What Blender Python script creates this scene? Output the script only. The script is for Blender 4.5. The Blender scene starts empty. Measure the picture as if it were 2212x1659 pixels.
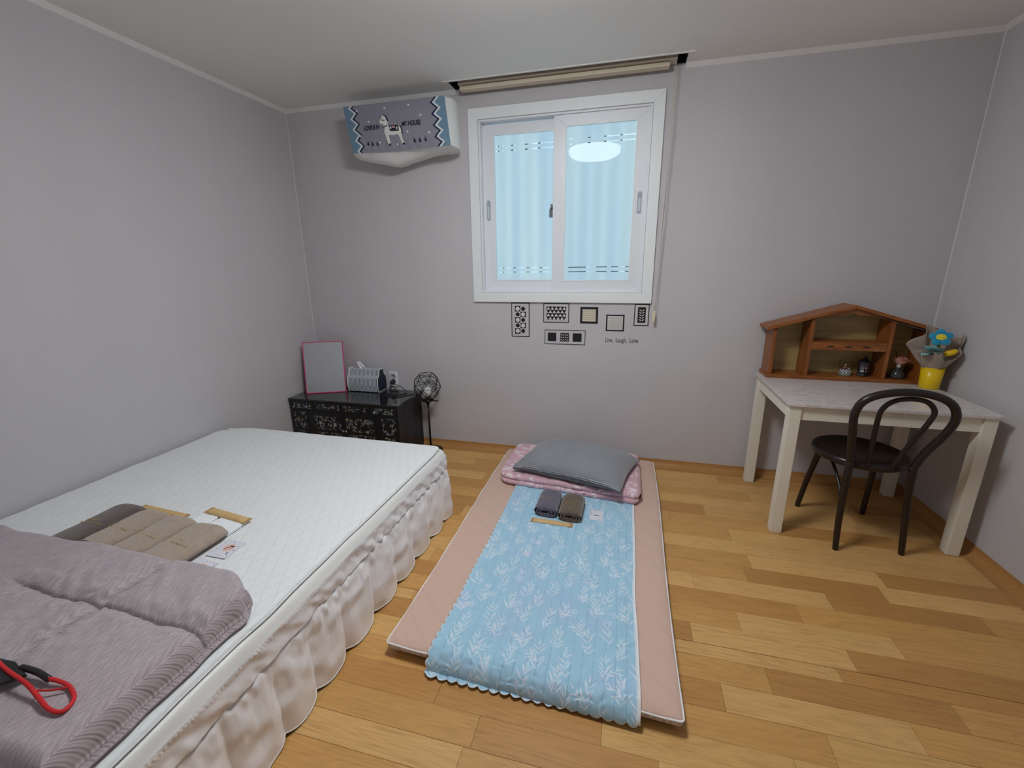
import bpy, math, random
import numpy as np
from mathutils import Vector, Matrix, Euler

PI = math.pi
rnd = random.Random(7)
COL = bpy.context.scene.collection
SC = bpy.context.scene

# ------------------------------------------------------------------ camera, world, exposure
ROOM_W, ROOM_H, ROOM_D = 4.018, 2.40, 3.25
cam_d = bpy.data.cameras.new('camera')
cam_d.sensor_fit = 'HORIZONTAL'; cam_d.sensor_width = 36.0
cam_d.lens = 939.28 / 2212 * 36.0
cam_d.clip_start = 0.02; cam_d.clip_end = 60
cam = bpy.data.objects.new('camera', cam_d); COL.objects.link(cam)
_F = Vector((-0.24436, 0.93326, -0.26308)); _R = Vector((0.96810, 0.25034, -0.01127))
_F.normalize(); _U = _R.cross(_F).normalized(); _R = _F.cross(_U).normalized()
_M = Matrix((( _R.x, _U.x, -_F.x, 2.36399), (_R.y, _U.y, -_F.y, -2.91069), (_R.z, _U.z, -_F.z, 1.34591), (0, 0, 0, 1)))
cam.matrix_world = _M
SC.camera = cam

w = bpy.data.worlds.new('sky'); SC.world = w; w.use_nodes = True
w.node_tree.nodes['Background'].inputs[0].default_value = (0.74, 0.90, 0.97, 1)
w.node_tree.nodes['Background'].inputs[1].default_value = 1.5
LAMP_EMIT = 48.0
HALL_EMIT = 60.0
SC.view_settings.view_transform = 'Standard'; SC.view_settings.look = 'None'
SC.view_settings.gamma = 1.0; SC.view_settings.use_curve_mapping = False
SC.view_settings.exposure = 0.0

# ------------------------------------------------------------------ helpers
def srgb(r, g, b):
    f = lambda c: (c / 255 / 12.92) if c / 255 <= 0.04045 else ((c / 255 + 0.055) / 1.055) ** 2.4
    return (f(r), f(g), f(b), 1.0)

class NT:
    """little node builder"""
    def __init__(s, name):
        s.m = bpy.data.materials.new(name); s.m.use_nodes = True
        s.t = s.m.node_tree; s.b = s.t.nodes['Principled BSDF']; s.out = s.t.nodes['Material Output']
    def n(s, typ, **kw):
        nd = s.t.nodes.new(typ)
        for k, v in kw.items(): setattr(nd, k, v)
        return nd
    def l(s, a, b): s.t.links.new(a, b)
    def math(s, op, a, b=None, c=None):
        nd = s.n('ShaderNodeMath', operation=op)
        for i, x in enumerate((a, b, c)):
            if x is None: continue
            if isinstance(x, (int, float)): nd.inputs[i].default_value = x
            else: s.l(x, nd.inputs[i])
        return nd.outputs[0]
    def mix(s, f, a, b, typ='MIX'):
        nd = s.n('ShaderNodeMix', data_type='RGBA', blend_type=typ)
        if isinstance(f, (int, float)): nd.inputs[0].default_value = f
        else: s.l(f, nd.inputs[0])
        for i, x in ((6, a), (7, b)):
            if isinstance(x, tuple): nd.inputs[i].default_value = x
            else: s.l(x, nd.inputs[i])
        return nd.outputs[2]
    def coords(s, scale=(1, 1, 1), out='Object', rot=(0, 0, 0), loc=None):
        tc = s.n('ShaderNodeTexCoord'); mp = s.n('ShaderNodeMapping')
        mp.inputs['Scale'].default_value = scale; mp.inputs['Rotation'].default_value = rot
        s.l(tc.outputs[out], mp.inputs[0])
        if loc is not None: s.l(loc, mp.inputs['Location'])
        return mp.outputs[0]
    def noise(s, vec, scale, detail=3, rough=.5, dist=0.):
        nd = s.n('ShaderNodeTexNoise'); s.l(vec, nd.inputs['Vector'])
        nd.inputs['Scale'].default_value = scale; nd.inputs['Detail'].default_value = detail
        nd.inputs['Roughness'].default_value = rough; nd.inputs['Distortion'].default_value = dist
        return nd.outputs[0]
    def ramp(s, f, stops):
        nd = s.n('ShaderNodeValToRGB'); e = nd.color_ramp.elements
        while len(e) < len(stops): e.new(0.5)
        for i, (p, c) in enumerate(stops):
            e[i].position = p; e[i].color = c if isinstance(c, tuple) else (c, c, c, 1)
        s.l(f, nd.inputs[0]); return nd.outputs[0]
    def bump(s, h, strength=.3, dist=.002):
        nd = s.n('ShaderNodeBump'); nd.inputs['Strength'].default_value = strength
        nd.inputs['Distance'].default_value = dist; s.l(h, nd.inputs['Height'])
        s.l(nd.outputs[0], s.b.inputs['Normal']); return nd
    def base(s, c):
        if isinstance(c, tuple): s.b.inputs['Base Color'].default_value = c
        else: s.l(c, s.b.inputs['Base Color'])
    def set(s, **kw):
        for k, v in kw.items():
            s.b.inputs[k.replace('_', ' ')].default_value = v

_mc = {}
def pm(name, c, rough=.5, metal=0., spec=.5, sheen=0., nscale=0, namt=0., bscale=0, bstr=0., bdist=.001, coat=0., trans=0., ior=1.45, emit=0.):
    if name in _mc: return _mc[name]
    t = NT(name); t.base(c)
    t.set(Roughness=rough, Metallic=metal, IOR=ior)
    t.b.inputs['Specular IOR Level'].default_value = spec
    if sheen: t.b.inputs['Sheen Weight'].default_value = sheen
    if coat: t.b.inputs['Coat Weight'].default_value = coat
    if trans: t.b.inputs['Transmission Weight'].default_value = trans
    if emit:
        t.b.inputs['Emission Color'].default_value = c; t.b.inputs['Emission Strength'].default_value = emit
    if nscale:
        v = t.coords(); f = t.noise(v, nscale, 3)
        f = t.math('MULTIPLY_ADD', f, 2 * namt, 1 - namt)
        m = t.n('ShaderNodeVectorMath', operation='SCALE')
        m.inputs[0].default_value = c[:3]; t.l(f, m.inputs['Scale']); t.base(m.outputs[0])
    if bscale:
        v = t.coords(); t.bump(t.noise(v, bscale, 2), bstr, bdist)
    _mc[name] = t.m
    return t.m

class MB:
    def __init__(s): s.v = []; s.f = []; s.m = []
    def add(s, vs, fs, m=0):
        o = len(s.v); s.v += [tuple(p) for p in vs]
        for f in fs: s.f.append(tuple(i + o for i in f)); s.m.append(m)
        return s
    def box(s, a, b, m=0):
        x0, y0, z0 = a; x1, y1, z1 = b
        return s.add([(x0,y0,z0),(x1,y0,z0),(x1,y1,z0),(x0,y1,z0),(x0,y0,z1),(x1,y0,z1),(x1,y1,z1),(x0,y1,z1)],
                     [(0,3,2,1),(4,5,6,7),(0,1,5,4),(1,2,6,5),(2,3,7,6),(3,0,4,7)], m)
    def prism(s, pts, d, m=0):
        """pts: 3-D polygon, extruded by the vector d"""
        n = len(pts); d = Vector(d); P = [Vector(p) for p in pts]; Q = [p + d for p in P]
        fs = [tuple(range(n))[::-1], tuple(range(n, 2 * n))] + [(i, (i + 1) % n, n + (i + 1) % n, n + i) for i in range(n)]
        return s.add(P + Q, fs, m)
    def tube(s, pts, r, n=8, m=0, closed=False, caps=True):
        P = [Vector(p) for p in pts]; N = len(P)
        R = r if isinstance(r, (list, tuple)) else [r] * N
        vs = []; up = None
        for i, p in enumerate(P):
            a = P[(i - 1) % N] if (closed or i) else P[0]; b = P[(i + 1) % N] if (closed or i < N - 1) else P[-1]
            t = (b - a).normalized()
            if up is None:
                up = Vector((0, 0, 1)) if abs(t.z) < .9 else Vector((1, 0, 0))
            side = t.cross(up).normalized(); up = side.cross(t).normalized()
            for k in range(n):
                an = 2 * PI * k / n
                vs.append(p + (side * math.cos(an) + up * math.sin(an)) * R[i])
        fs = []
        for i in range(N if closed else N - 1):
            j = (i + 1) % N
            for k in range(n):
                fs.append((i*n+k, i*n+(k+1)%n, j*n+(k+1)%n, j*n+k))
        if caps and not closed:
            fs.append(tuple(range(n))[::-1]); fs.append(tuple((N-1)*n+k for k in range(n)))
        return s.add(vs, fs, m)
    def lathe(s, prof, c=(0, 0, 0), n=24, m=0, rot=None, sx=1., sy=1.):
        vs = []
        for r, z in prof:
            for k in range(n):
                an = 2 * PI * k / n; p = Vector((r * math.cos(an) * sx, r * math.sin(an) * sy, z))
                if rot is not None: p = rot @ p
                vs.append(p + Vector(c))
        fs = []
        for i in range(len(prof) - 1):
            for k in range(n):
                fs.append((i*n+k, i*n+(k+1)%n, (i+1)*n+(k+1)%n, (i+1)*n+k))
        fs.append(tuple(range(n))[::-1]); fs.append(tuple((len(prof)-1)*n+k for k in range(n)))
        return s.add(vs, fs, m)
    def mesh(s, name, mats, smooth=False):
        me = bpy.data.meshes.new(name); me.from_pydata(s.v, [], s.f)
        for x in (mats if isinstance(mats, (list, tuple)) else [mats]): me.materials.append(x)
        if any(s.m): me.polygons.foreach_set('material_index', s.m)
        if smooth: me.polygons.foreach_set('use_smooth', [True] * len(s.f))
        me.update(); return me

def mat_of(o):
    M = Matrix.LocRotScale(o.location, o.rotation_euler, o.scale)
    return mat_of(o.parent) @ M if o.parent else M

def link(name, me, parent=None, world=True):
    """world=True: the mesh is written in room coordinates and moved into the parent's frame"""
    o = bpy.data.objects.new(name, me); COL.objects.link(o)
    if parent is not None:
        if world: me.transform(mat_of(parent).inverted())
        o.parent = parent
    return o

def bev(o, wd=.002, seg=2, ang=40):
    b = o.modifiers.new('bevel', 'BEVEL'); b.width = wd; b.segments = seg
    b.limit_method = 'ANGLE'; b.angle_limit = math.radians(ang)
    o.data.polygons.foreach_set('use_smooth', [True] * len(o.data.polygons))
    nm = o.modifiers.new('normals', 'WEIGHTED_NORMAL'); nm.keep_sharp = True
    return o

def tag(o, label, cat, group=None):
    o['label'] = label; o['category'] = cat
    if group: o['group'] = group
    return o
def thing(name, label, cat, loc=(0, 0, 0), rz=0, group=None, rot=None):
    o = bpy.data.objects.new(name, None); COL.objects.link(o); o.empty_display_size = .05
    o.location = loc; o.rotation_euler = rot if rot else (0, 0, rz)
    return tag(o, label, cat, group)
def part(name, mb, mats, parent, smooth=False, world=True, bevel=0):
    o = link(name, mb.mesh(name, mats, smooth), parent, world)
    if bevel: bev(o, bevel)
    return o
def struct(name, mb, mats, parent=None):
    o = link(name, mb.mesh(name, mats), parent)
    if parent is None: o['kind'] = 'structure'
    return o

def catmull(P, per=8, closed=False):
    P = [Vector(p) for p in P]; out = []; n = len(P)
    g = lambda i: P[i % n] if closed else P[max(0, min(n - 1, i))]
    for i in range(n if closed else n - 1):
        a, b, c, d = g(i-1), g(i), g(i+1), g(i+2)
        for k in range(per):
            t = k / per
            out.append(.5 * ((2*b) + (c-a)*t + (2*a-5*b+4*c-d)*t*t + (3*b-a-3*c+d)*t**3))
    if not closed: out.append(P[-1])
    return out

# numpy value noise
_rng = np.random.RandomState(11)
_G = _rng.rand(256, 256)
def vn(x, y, s=1., seed=0):
    x = np.asarray(x) / s + 37.7 * seed; y = np.asarray(y) / s + 11.3 * seed
    xi = np.floor(x).astype(int); yi = np.floor(y).astype(int); fx = x - xi; fy = y - yi
    fx = fx * fx * (3 - 2 * fx); fy = fy * fy * (3 - 2 * fy)
    g = lambda a, b: _G[a % 256, b % 256]
    return ((g(xi, yi) * (1-fx) + g(xi+1, yi) * fx) * (1-fy) + (g(xi, yi+1) * (1-fx) + g(xi+1, yi+1) * fx) * fy) * 2 - 1
def fbm(x, y, s, seed=0, o=3):
    return sum(vn(x, y, s / 2**i, seed + i) / 2**i for i in range(o)) / 1.6
def sstep(a, b, x):
    t = np.clip((x - a) / (b - a), 0, 1); return t * t * (3 - 2 * t)

def gridmesh(name, X, Y, Z, mats, col=None, wrapu=False, midx=None):
    """X,Y,Z arrays [nv,nu] -> quad grid mesh, optional colour attribute"""
    nv, nu = X.shape
    co = np.stack([X, Y, Z], -1).reshape(-1, 3).astype(np.float32)
    iu = nu if wrapu else nu - 1
    a = (np.arange(nv - 1)[:, None] * nu + np.arange(iu)[None, :]).ravel()
    b = (np.arange(nv - 1)[:, None] * nu + ((np.arange(iu) + 1) % nu)[None, :]).ravel()
    q = np.stack([a, b, b + nu, a + nu], -1)
    me = bpy.data.meshes.new(name)
    me.vertices.add(len(co)); me.vertices.foreach_set('co', co.ravel())
    me.loops.add(q.size); me.loops.foreach_set('vertex_index', q.ravel().astype(np.int32))
    me.polygons.add(len(q)); me.polygons.foreach_set('loop_start', np.arange(0, q.size, 4, dtype=np.int32))
    me.polygons.foreach_set('loop_total', np.full(len(q), 4, dtype=np.int32))
    me.polygons.foreach_set('use_smooth', np.ones(len(q), dtype=bool))
    for x in (mats if isinstance(mats, (list, tuple)) else [mats]): me.materials.append(x)
    if midx is not None: me.polygons.foreach_set('material_index', midx.astype(np.int32))
    me.update(calc_edges=True); me.validate()
    if col is not None:
        at = me.color_attributes.new('print', 'FLOAT_COLOR', 'POINT')
        c = np.concatenate([col.reshape(-1, 3), np.ones((len(co), 1))], 1).astype(np.float32)
        at.data.foreach_set('color', c.ravel())
    return me

def print_mat(name, rough=.85, sheen=.2, bscale=900, bstr=.25, bdist=.0006, var=.06):
    t = NT(name); a = t.n('ShaderNodeAttribute', attribute_name='print')
    f = t.math('MULTIPLY_ADD', t.noise(t.coords(), 60, 3), 2 * var, 1 - var)
    m = t.n('ShaderNodeVectorMath', operation='SCALE'); t.l(a.outputs['Color'], m.inputs[0]); t.l(f, m.inputs['Scale'])
    t.base(m.outputs[0]); t.set(Roughness=rough); t.b.inputs['Sheen Weight'].default_value = sheen
    t.b.inputs['Specular IOR Level'].default_value = .2
    t.bump(t.noise(t.coords(), bscale, 2), bstr, bdist)
    return t.m

def puff(name, x0, x1, y0, y1, zb, zt, r, rc, mats, nx=80, ny=60, top=None, bot=None, col=None, zmid=.5, edge=None):
    """closed soft slab: top(X,Y,p)/bot add height, r edge rounding, rc corner radius"""
    def ax(n):
        u = np.linspace(-1, 1, n); return np.sign(u) * (1 - (1 - np.abs(u)) ** 1.35)
    cx, cy, hx, hy = (x0+x1)/2, (y0+y1)/2, (x1-x0)/2, (y1-y0)/2
    U, V = np.meshgrid(ax(nx), ax(ny)); X = U * hx; Y = V * hy
    qx = np.abs(X) - (hx - rc); qy = np.abs(Y) - (hy - rc)
    inc = (qx > 0) & (qy > 0); L = np.hypot(qx, qy) + 1e-9
    k = np.where(inc, np.maximum(qx, qy) / L, 1.)      # square corner -> round corner
    X = np.where(inc, np.sign(X) * (hx - rc + qx * k), X); Y = np.where(inc, np.sign(Y) * (hy - rc + qy * k), Y)
    qx = np.abs(X) - (hx - rc); qy = np.abs(Y) - (hy - rc)
    sd = np.hypot(np.maximum(qx, 0), np.maximum(qy, 0)) + np.minimum(np.maximum(qx, qy), 0) - rc
    d = np.clip(-sd / r, 0, 1); p = np.sqrt(np.clip(1 - (1 - d) ** 2, 0, 1))
    X = X + cx; Y = Y + cy
    if edge is not None: X, Y = edge(X, Y, p)
    zm = zb + (zt - zb) * zmid
    T = zm + p * (zt - zm) + (top(X, Y, p) if top else 0)
    B = zm - p * (zm - zb) + (bot(X, Y, p) if bot else 0)
    XX = np.concatenate([X, X[:, ::-1]], 1); YY = np.concatenate([Y, Y[:, ::-1]], 1); ZZ = np.concatenate([T, B[:, ::-1]], 1)
    C = None
    if col is not None:
        c1, c2 = col(X, Y, p); C = np.concatenate([c1, c2[:, ::-1]], 1)
    midx = None
    if isinstance(mats, (list, tuple)) and len(mats) > 1:
        mm = np.zeros((ny - 1, 2 * nx), int); mm[:, nx:] = 1; midx = mm.ravel()
    return gridmesh(name, XX, YY, ZZ, mats, C, wrapu=True, midx=midx)

def text_mesh(name, body, size, mat, ext=.0003, off=0., align='CENTER', shear=0., spacing=1.):
    cu = bpy.data.curves.new(name, 'FONT'); cu.body = body; cu.size = size; cu.extrude = ext; cu.offset = off
    cu.align_x = align; cu.align_y = 'CENTER'; cu.shear = shear; cu.space_character = spacing; cu.resolution_u = 3
    o = bpy.data.objects.new(name, cu); COL.objects.link(o)
    bpy.context.view_layer.update()
    me = bpy.data.meshes.new_from_object(o.evaluated_get(bpy.context.evaluated_depsgraph_get()))
    bpy.data.objects.remove(o); me.materials.clear(); me.materials.append(mat)
    return me

# ------------------------------------------------------------------ materials of the room
def m_wall():
    t = NT('linen wallpaper')
    a = t.noise(t.coords((900, 900, 60)), 1, 2); b = t.noise(t.coords((60, 60, 900)), 1, 2); c = t.noise(t.coords((3, 3, .6)), 1, 3)
    h = t.math('ADD', a, b)
    f = t.math('MULTIPLY_ADD', h, .22, .78)
    f = t.math('MULTIPLY', f, t.math('MULTIPLY_ADD', c, .10, .95))
    m = t.n('ShaderNodeVectorMath', operation='SCALE'); m.inputs[0].default_value = (.565, .545, .560); t.l(f, m.inputs['Scale'])
    t.base(m.outputs[0]); t.set(Roughness=.8); t.b.inputs['Specular IOR Level'].default_value = .25
    big = t.noise(t.coords((2.2, 2.2, 6)), 1, 2, .5, .6)
    z = t.n('ShaderNodeSeparateXYZ'); t.l(t.coords(), z.inputs[0])
    band = t.math('SUBTRACT', 1, t.math('MINIMUM', t.math('MULTIPLY', t.math('ABSOLUTE', t.math('SUBTRACT', z.outputs[2], .68)), 6), 1))
    hh = t.math('ADD', t.math('MULTIPLY', h, .12), t.math('MULTIPLY', t.math('MULTIPLY', big, band), 3.0))
    t.bump(hh, .5, .004); return t.m
M_WALL = m_wall()
def m_ceil():
    t = NT('ceiling paper'); f = t.noise(t.coords((300, 300, 300)), 1, 2)
    t.base(t.mix(f, (.86, .85, .83, 1), (.90, .89, .87, 1))); t.set(Roughness=.85)
    t.b.inputs['Specular IOR Level'].default_value = .2
    t.bump(f, .2, .001); return t.m
M_CEIL = m_ceil()
M_CORN = pm('white moulding', (.80, .79, .77, 1), .5)
M_CSEAL = pm('grey corner seal', (.60, .59, .60, 1), .6)
def m_plank(obj_tone=True, name='wood print vinyl'):
    t = NT(name)
    oi = t.n('ShaderNodeObjectInfo'); tc = t.n('ShaderNodeTexCoord')
    off = t.n('ShaderNodeCombineXYZ')
    t.l(t.math('MULTIPLY', oi.outputs['Random'], 53.), off.inputs[0]); t.l(t.math('MULTIPLY', oi.outputs['Random'], 17.), off.inputs[1])
    av = t.n('ShaderNodeVectorMath', operation='ADD'); t.l(tc.outputs['Object'], av.inputs[0]); t.l(off.outputs[0], av.inputs[1])
    mp = t.n('ShaderNodeMapping'); mp.inputs['Scale'].default_value = (8, 150, 20); t.l(av.outputs[0], mp.inputs[0])
    g = t.noise(mp.outputs[0], 1., 6, .62, .4)
    mp2 = t.n('ShaderNodeMapping'); mp2.inputs['Scale'].default_value = (1.6, 11, 4); t.l(av.outputs[0], mp2.inputs[0])
    big = t.noise(mp2.outputs[0], 1., 2, .5, .3)
    rings = t.math('SINE', t.math('MULTIPLY', big, 70.))
    rings = t.math('MULTIPLY_ADD', rings, .5, .5)
    f = t.math('ADD', t.math('MULTIPLY', g, .75), t.math('MULTIPLY', rings, .10))
    f = t.math('ADD', f, t.math('MULTIPLY', big, .25))
    k = t.ramp(f, [(.30, (.74, .69, .62, 1)), (.52, (.99, .98, .96, 1)), (.72, (1.12, 1.13, 1.13, 1))])
    colr = oi.outputs['Color'] if obj_tone else srgb(178, 132, 78)
    t.base(t.mix(1., k, colr, 'MULTIPLY') if obj_tone else t.mix(1., k, srgb(176, 128, 74), 'MULTIPLY'))
    t.set(Roughness=.38); t.b.inputs['Specular IOR Level'].default_value = .4
    t.bump(f, .12, .0008); return t.m
M_PLANK = m_plank()
M_VINYL = m_plank(False, 'wood print vinyl edge')
M_SEAM = pm('floor joint', srgb(96, 62, 30), .7)
M_DARK = pm('matte black', (.012, .012, .014, 1), .8)

# ------------------------------------------------------------------ room shell
WX0, WX1, WZ0, WZ1 = 1.385, 2.472, 1.150, 2.245       # opening in the back wall
PX0, PX1, PY = 1.262, 2.606, -.142                   # curtain pocket in the ceiling
mb = MB(); T = .22; H2 = 2.56
mb.box((-.2, 0, -.1), (WX0, T, H2)); mb.box((WX1, 0, -.1), (ROOM_W + .2, T, H2))
mb.box((WX0, 0, -.1), (WX1, T, WZ0)); mb.box((WX0, 0, WZ1), (WX1, T, H2))
struct('wall_back', mb, M_WALL)
struct('wall_left', MB().box((-.2, -ROOM_D - .2, -.1), (0, 0, H2)), M_WALL)
struct('wall_right', MB().box((ROOM_W, -ROOM_D - .2, -.1), (ROOM_W + .2, 0, H2)), M_WALL)
# front wall (behind the camera) with a door opening to the hallway
DX0, DX1, DZ = 1.55, 2.45, 2.05
mb = MB(); mb.box((0, -ROOM_D - .14, -.1), (DX0, -ROOM_D, H2)); mb.box((DX1, -ROOM_D - .14, -.1), (ROOM_W, -ROOM_D, H2))
mb.box((DX0, -ROOM_D - .14, DZ), (DX1, -ROOM_D, H2)); struct('wall_front', mb, M_WALL)
mb = MB(); y = -ROOM_D
mb.box((DX0 - .06, y - .15, 0), (DX0, y + .012, DZ + .06)); mb.box((DX1, y - .15, 0), (DX1 + .06, y + .012, DZ + .06)); mb.box((DX0, y - .15, DZ), (DX1, y + .012, DZ + .06))
struct('door_1', mb, M_CORN)
mb = MB(); mb.box((.6, y - 3.4, -.1), (1.0, y - .14, 2.5)); mb.box((3.0, y - 3.4, -.1), (3.4, y - .14, 2.5)); mb.box((.6, y - 3.6, -.1), (3.4, y - 3.4, 2.5))
struct('wall_hallway', mb, M_WALL)
struct('ceiling_hallway', MB().box((.6, y - 3.6, 2.4), (3.4, y - .14, 2.6)), M_CEIL)
struct('floor_hallway', MB().box((.6, y - 3.6, -.1), (3.4, y - .14, -.002)), M_VINYL)
mb = MB()
mb.box((0, -ROOM_D, ROOM_H), (ROOM_W, PY, H2)); mb.box((0, PY, ROOM_H), (PX0, 0, H2)); mb.box((PX1, PY, ROOM_H), (ROOM_W, 0, H2))
mb.box((PX0, PY, 2.53), (PX1, 0, H2)); struct('ceiling', mb, M_CEIL)
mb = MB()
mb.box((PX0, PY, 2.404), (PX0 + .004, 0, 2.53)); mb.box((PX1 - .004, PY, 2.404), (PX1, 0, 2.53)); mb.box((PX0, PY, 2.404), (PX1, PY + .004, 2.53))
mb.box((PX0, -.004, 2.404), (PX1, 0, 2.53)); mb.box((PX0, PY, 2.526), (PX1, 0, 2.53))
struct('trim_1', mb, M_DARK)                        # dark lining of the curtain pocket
mb = MB(); e = .016
mb.box((PX0 - .03, PY - .012, ROOM_H - .004), (PX1 + .03, PY, ROOM_H + .01))
struct('trim_2', mb, M_CORN)
# cove strips along the ceiling and the corners
def cove(name, a, b, axis):
    mb = MB()
    pr = [(0, 0), (.020, 0), (.014, -.006), (.006, -.014), (0, -.020)]
    if axis == 'back': pts = [(a, -p, ROOM_H + q) for p, q in pr]; d = (b - a, 0, 0)
    elif axis == 'left': pts = [(p, a, ROOM_H + q) for p, q in pr]; d = (0, b - a, 0)
    else: pts = [(ROOM_W - p, a, ROOM_H + q) for p, q in pr]; d = (0, b - a, 0)
    mb.prism(pts, d); struct(name, mb, M_CORN)
cove('trim_3', 0, PX0 - .002, 'back'); cove('trim_4', PX1 + .002, ROOM_W, 'back')
cove('trim_5', 0, -ROOM_D, 'left'); cove('trim_6', 0, -ROOM_D, 'right')
struct('trim_7', MB().prism([(0, 0, .05), (.0045, 0, .05), (0, -.0045, .05)], (0, 0, ROOM_H - .07)), M_CSEAL)
struct('trim_8', MB().prism([(ROOM_W, 0, .05), (ROOM_W - .0045, 0, .05), (ROOM_W, -.0045, .05)], (0, 0, ROOM_H - .07)), M_CSEAL)
# vinyl turned up against the walls
cv = [(0, .050), (.0025, .050)] + [(.0025 + .045 * (1 - math.cos(a)), .048 - .0465 * math.sin(a)) for a in np.linspace(0, PI / 2, 7)] + [(.06, .0006), (0, .0006)]
for nm, pts, d in (('baseboard_back', [(0, -p, q) for p, q in cv], (ROOM_W, 0, 0)),
                   ('baseboard_left', [(p, 0, q) for p, q in cv], (0, -ROOM_D, 0)),
                   ('baseboard_right', [(ROOM_W - p, 0, q) for p, q in cv], (0, -ROOM_D, 0))):
    o = struct(nm, MB().prism(pts, d), M_VINYL)
# floor with its planks
fl = struct('floor', MB().box((0, -ROOM_D, -.1), (ROOM_W, 0, -.0022)), M_SEAM)
rows = []; yy = -.062; rows.append((0.0, -.0705))
yb = [-.0705, -.1665, -.27, -.372, -.4695, -.5855, -.6925, -.7975, -.9015, -1.0015, -1.1015, -1.1985, -1.300, -1.3965, -1.4905,
      -1.5480, -1.6465, -1.745, -1.8435, -1.941, -2.0385, -2.125, -2.225, -2.325, -2.425, -2.525, -2.625, -2.725, -2.825, -2.925, -3.025, -3.125, -3.25]
for i in range(len(yb) - 1): rows.append((yb[i], yb[i+1]))
ph = {1: 2.990, 4: 1.517, 5: 2.855, 6: 2.662, 7: 2.944, 8: 3.624, 9: 3.511, 10: 3.472, 11: 3.238, 12: 3.095, 13: 3.380, 14: 3.196,
      15: 3.130, 16: 2.894, 17: 3.260, 18: 2.478, 19: 1.838, 20: 1.997, 21: 1.452}
LT, MD, DK = (208, 164, 104), (194, 147, 86), (180, 132, 75)
known = {(9, 3.511): LT, (9, 2.986): MD, (11, 3.238): LT, (11, 3.763): DK, (12, 3.095): DK, (12, 3.62): MD, (13, 3.38): LT, (13, 3.905): MD,
         (14, 3.196): LT, (14, 3.721): DK, (14, 2.671): DK, (15, 3.13): LT, (16, 2.894): MD, (16, 3.419): DK, (17, 3.26): LT, (17, 2.735): DK,
         (17, 3.785): MD, (18, 2.478): DK, (19, 1.838): DK, (10, 3.472): DK, (10, 3.997): LT}
PL = .525; pcache = {}
def plank_mesh(L, Wd):
    key = (round(L, 3), round(Wd, 3))
    if key not in pcache:
        g = .0004; b = .0005; x, yv = L / 2 - g, Wd / 2 - g
        vs = [(sx * x, sy * yv, -.002) for sx, sy in ((-1,-1),(1,-1),(1,1),(-1,1))] + [(sx * x, sy * yv, -b) for sx, sy in ((-1,-1),(1,-1),(1,1),(-1,1))] + \
             [(sx * (x - b), sy * (yv - b), 0) for sx, sy in ((-1,-1),(1,-1),(1,1),(-1,1))]
        fs = [(8, 9, 10, 11)] + [(i, (i+1) % 4, 4 + (i+1) % 4, 4 + i) for i in range(4)] + [(4+i, 4+(i+1) % 4, 8+(i+1) % 4, 8+i) for i in range(4)]
        pcache[key] = MB().add(vs, fs).mesh('plank', M_PLANK)
    return pcache[key]
npl = 0
for ri, (ya, ybb) in enumerate(rows):
    p0 = ph.get(ri, 1.1 + rnd.random() * .5)
    xs = sorted(p0 + PL * k for k in range(-9, 10)); xs = [0.0] + [x for x in xs if .03 < x < ROOM_W - .03] + [ROOM_W]
    gap = .0012 if ri == 15 else 0
    for a, b in zip(xs[:-1], xs[1:]):
        if b < 1.2 and -2.85 < ya < -.95: continue           # under the bed: never seen
        if ri == 0 and b < .9: continue
        o = bpy.data.objects.new('plank', plank_mesh(b - a, ya - ybb - gap)); COL.objects.link(o); o.parent = fl
        o.location = ((a + b) / 2, (ya + ybb - gap) / 2, 0)
        c = None
        for (r_, e_), cc in known.items():
            if r_ == ri and abs(e_ - b) < .03: c = cc
        if c is None: c = rnd.choice([LT, MD, MD, DK, (203, 160, 99)])
        jf = rnd.uniform(.975, 1.025); c = tuple(v * jf for v in c); o.color = srgb(*c); npl += 1

# ------------------------------------------------------------------ window
M_PVC = pm('white window plastic', (.78, .80, .84, 1), .35)
M_PVC2 = pm('white window casing', (.82, .85, .86, 1), .4)
win = bpy.data.objects.new('window_1', None); COL.objects.link(win); win.location = (1.93, 0, 1.1); win['kind'] = 'structure'
X0, X1, Z0, Z1 = 1.339, 2.515, 1.106, 2.288
def ring(mb, x0, x1, z0, z1, w, ya, yb_, m=0, mitre=True):
    if isinstance(w, (int, float)): w = (w,) * 4       # left right bottom top
    l, r, b, t = w; O = [(x0, z0), (x1, z0), (x1, z1), (x0, z1)]; I = [(x0+l, z0+b), (x1-r, z0+b), (x1-r, z1-t), (x0+l, z1-t)]
    g = .0004
    for i in range(4):
        j = (i + 1) % 4
        mb.prism([(O[i][0], ya, O[i][1]), (O[j][0], ya, O[j][1]), (I[j][0], ya, I[j][1]), (I[i][0], ya, I[i][1])], (0, yb_ - ya, 0), m)
    return mb
part('window_casing', ring(MB(), X0, X1, Z0, Z1, .063, -.016, -.0005), M_PVC2, win, bevel=.0015)
part('window_frame', ring(ring(MB(), X0 + .064, X1 - .064, Z0 + .064, Z1 - .064, .012, -.006, .085), X0 + .05, X1 - .05, Z0 + .05, Z1 - .05, .03, .085, .2), M_PVC, win, bevel=.0015)
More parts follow.
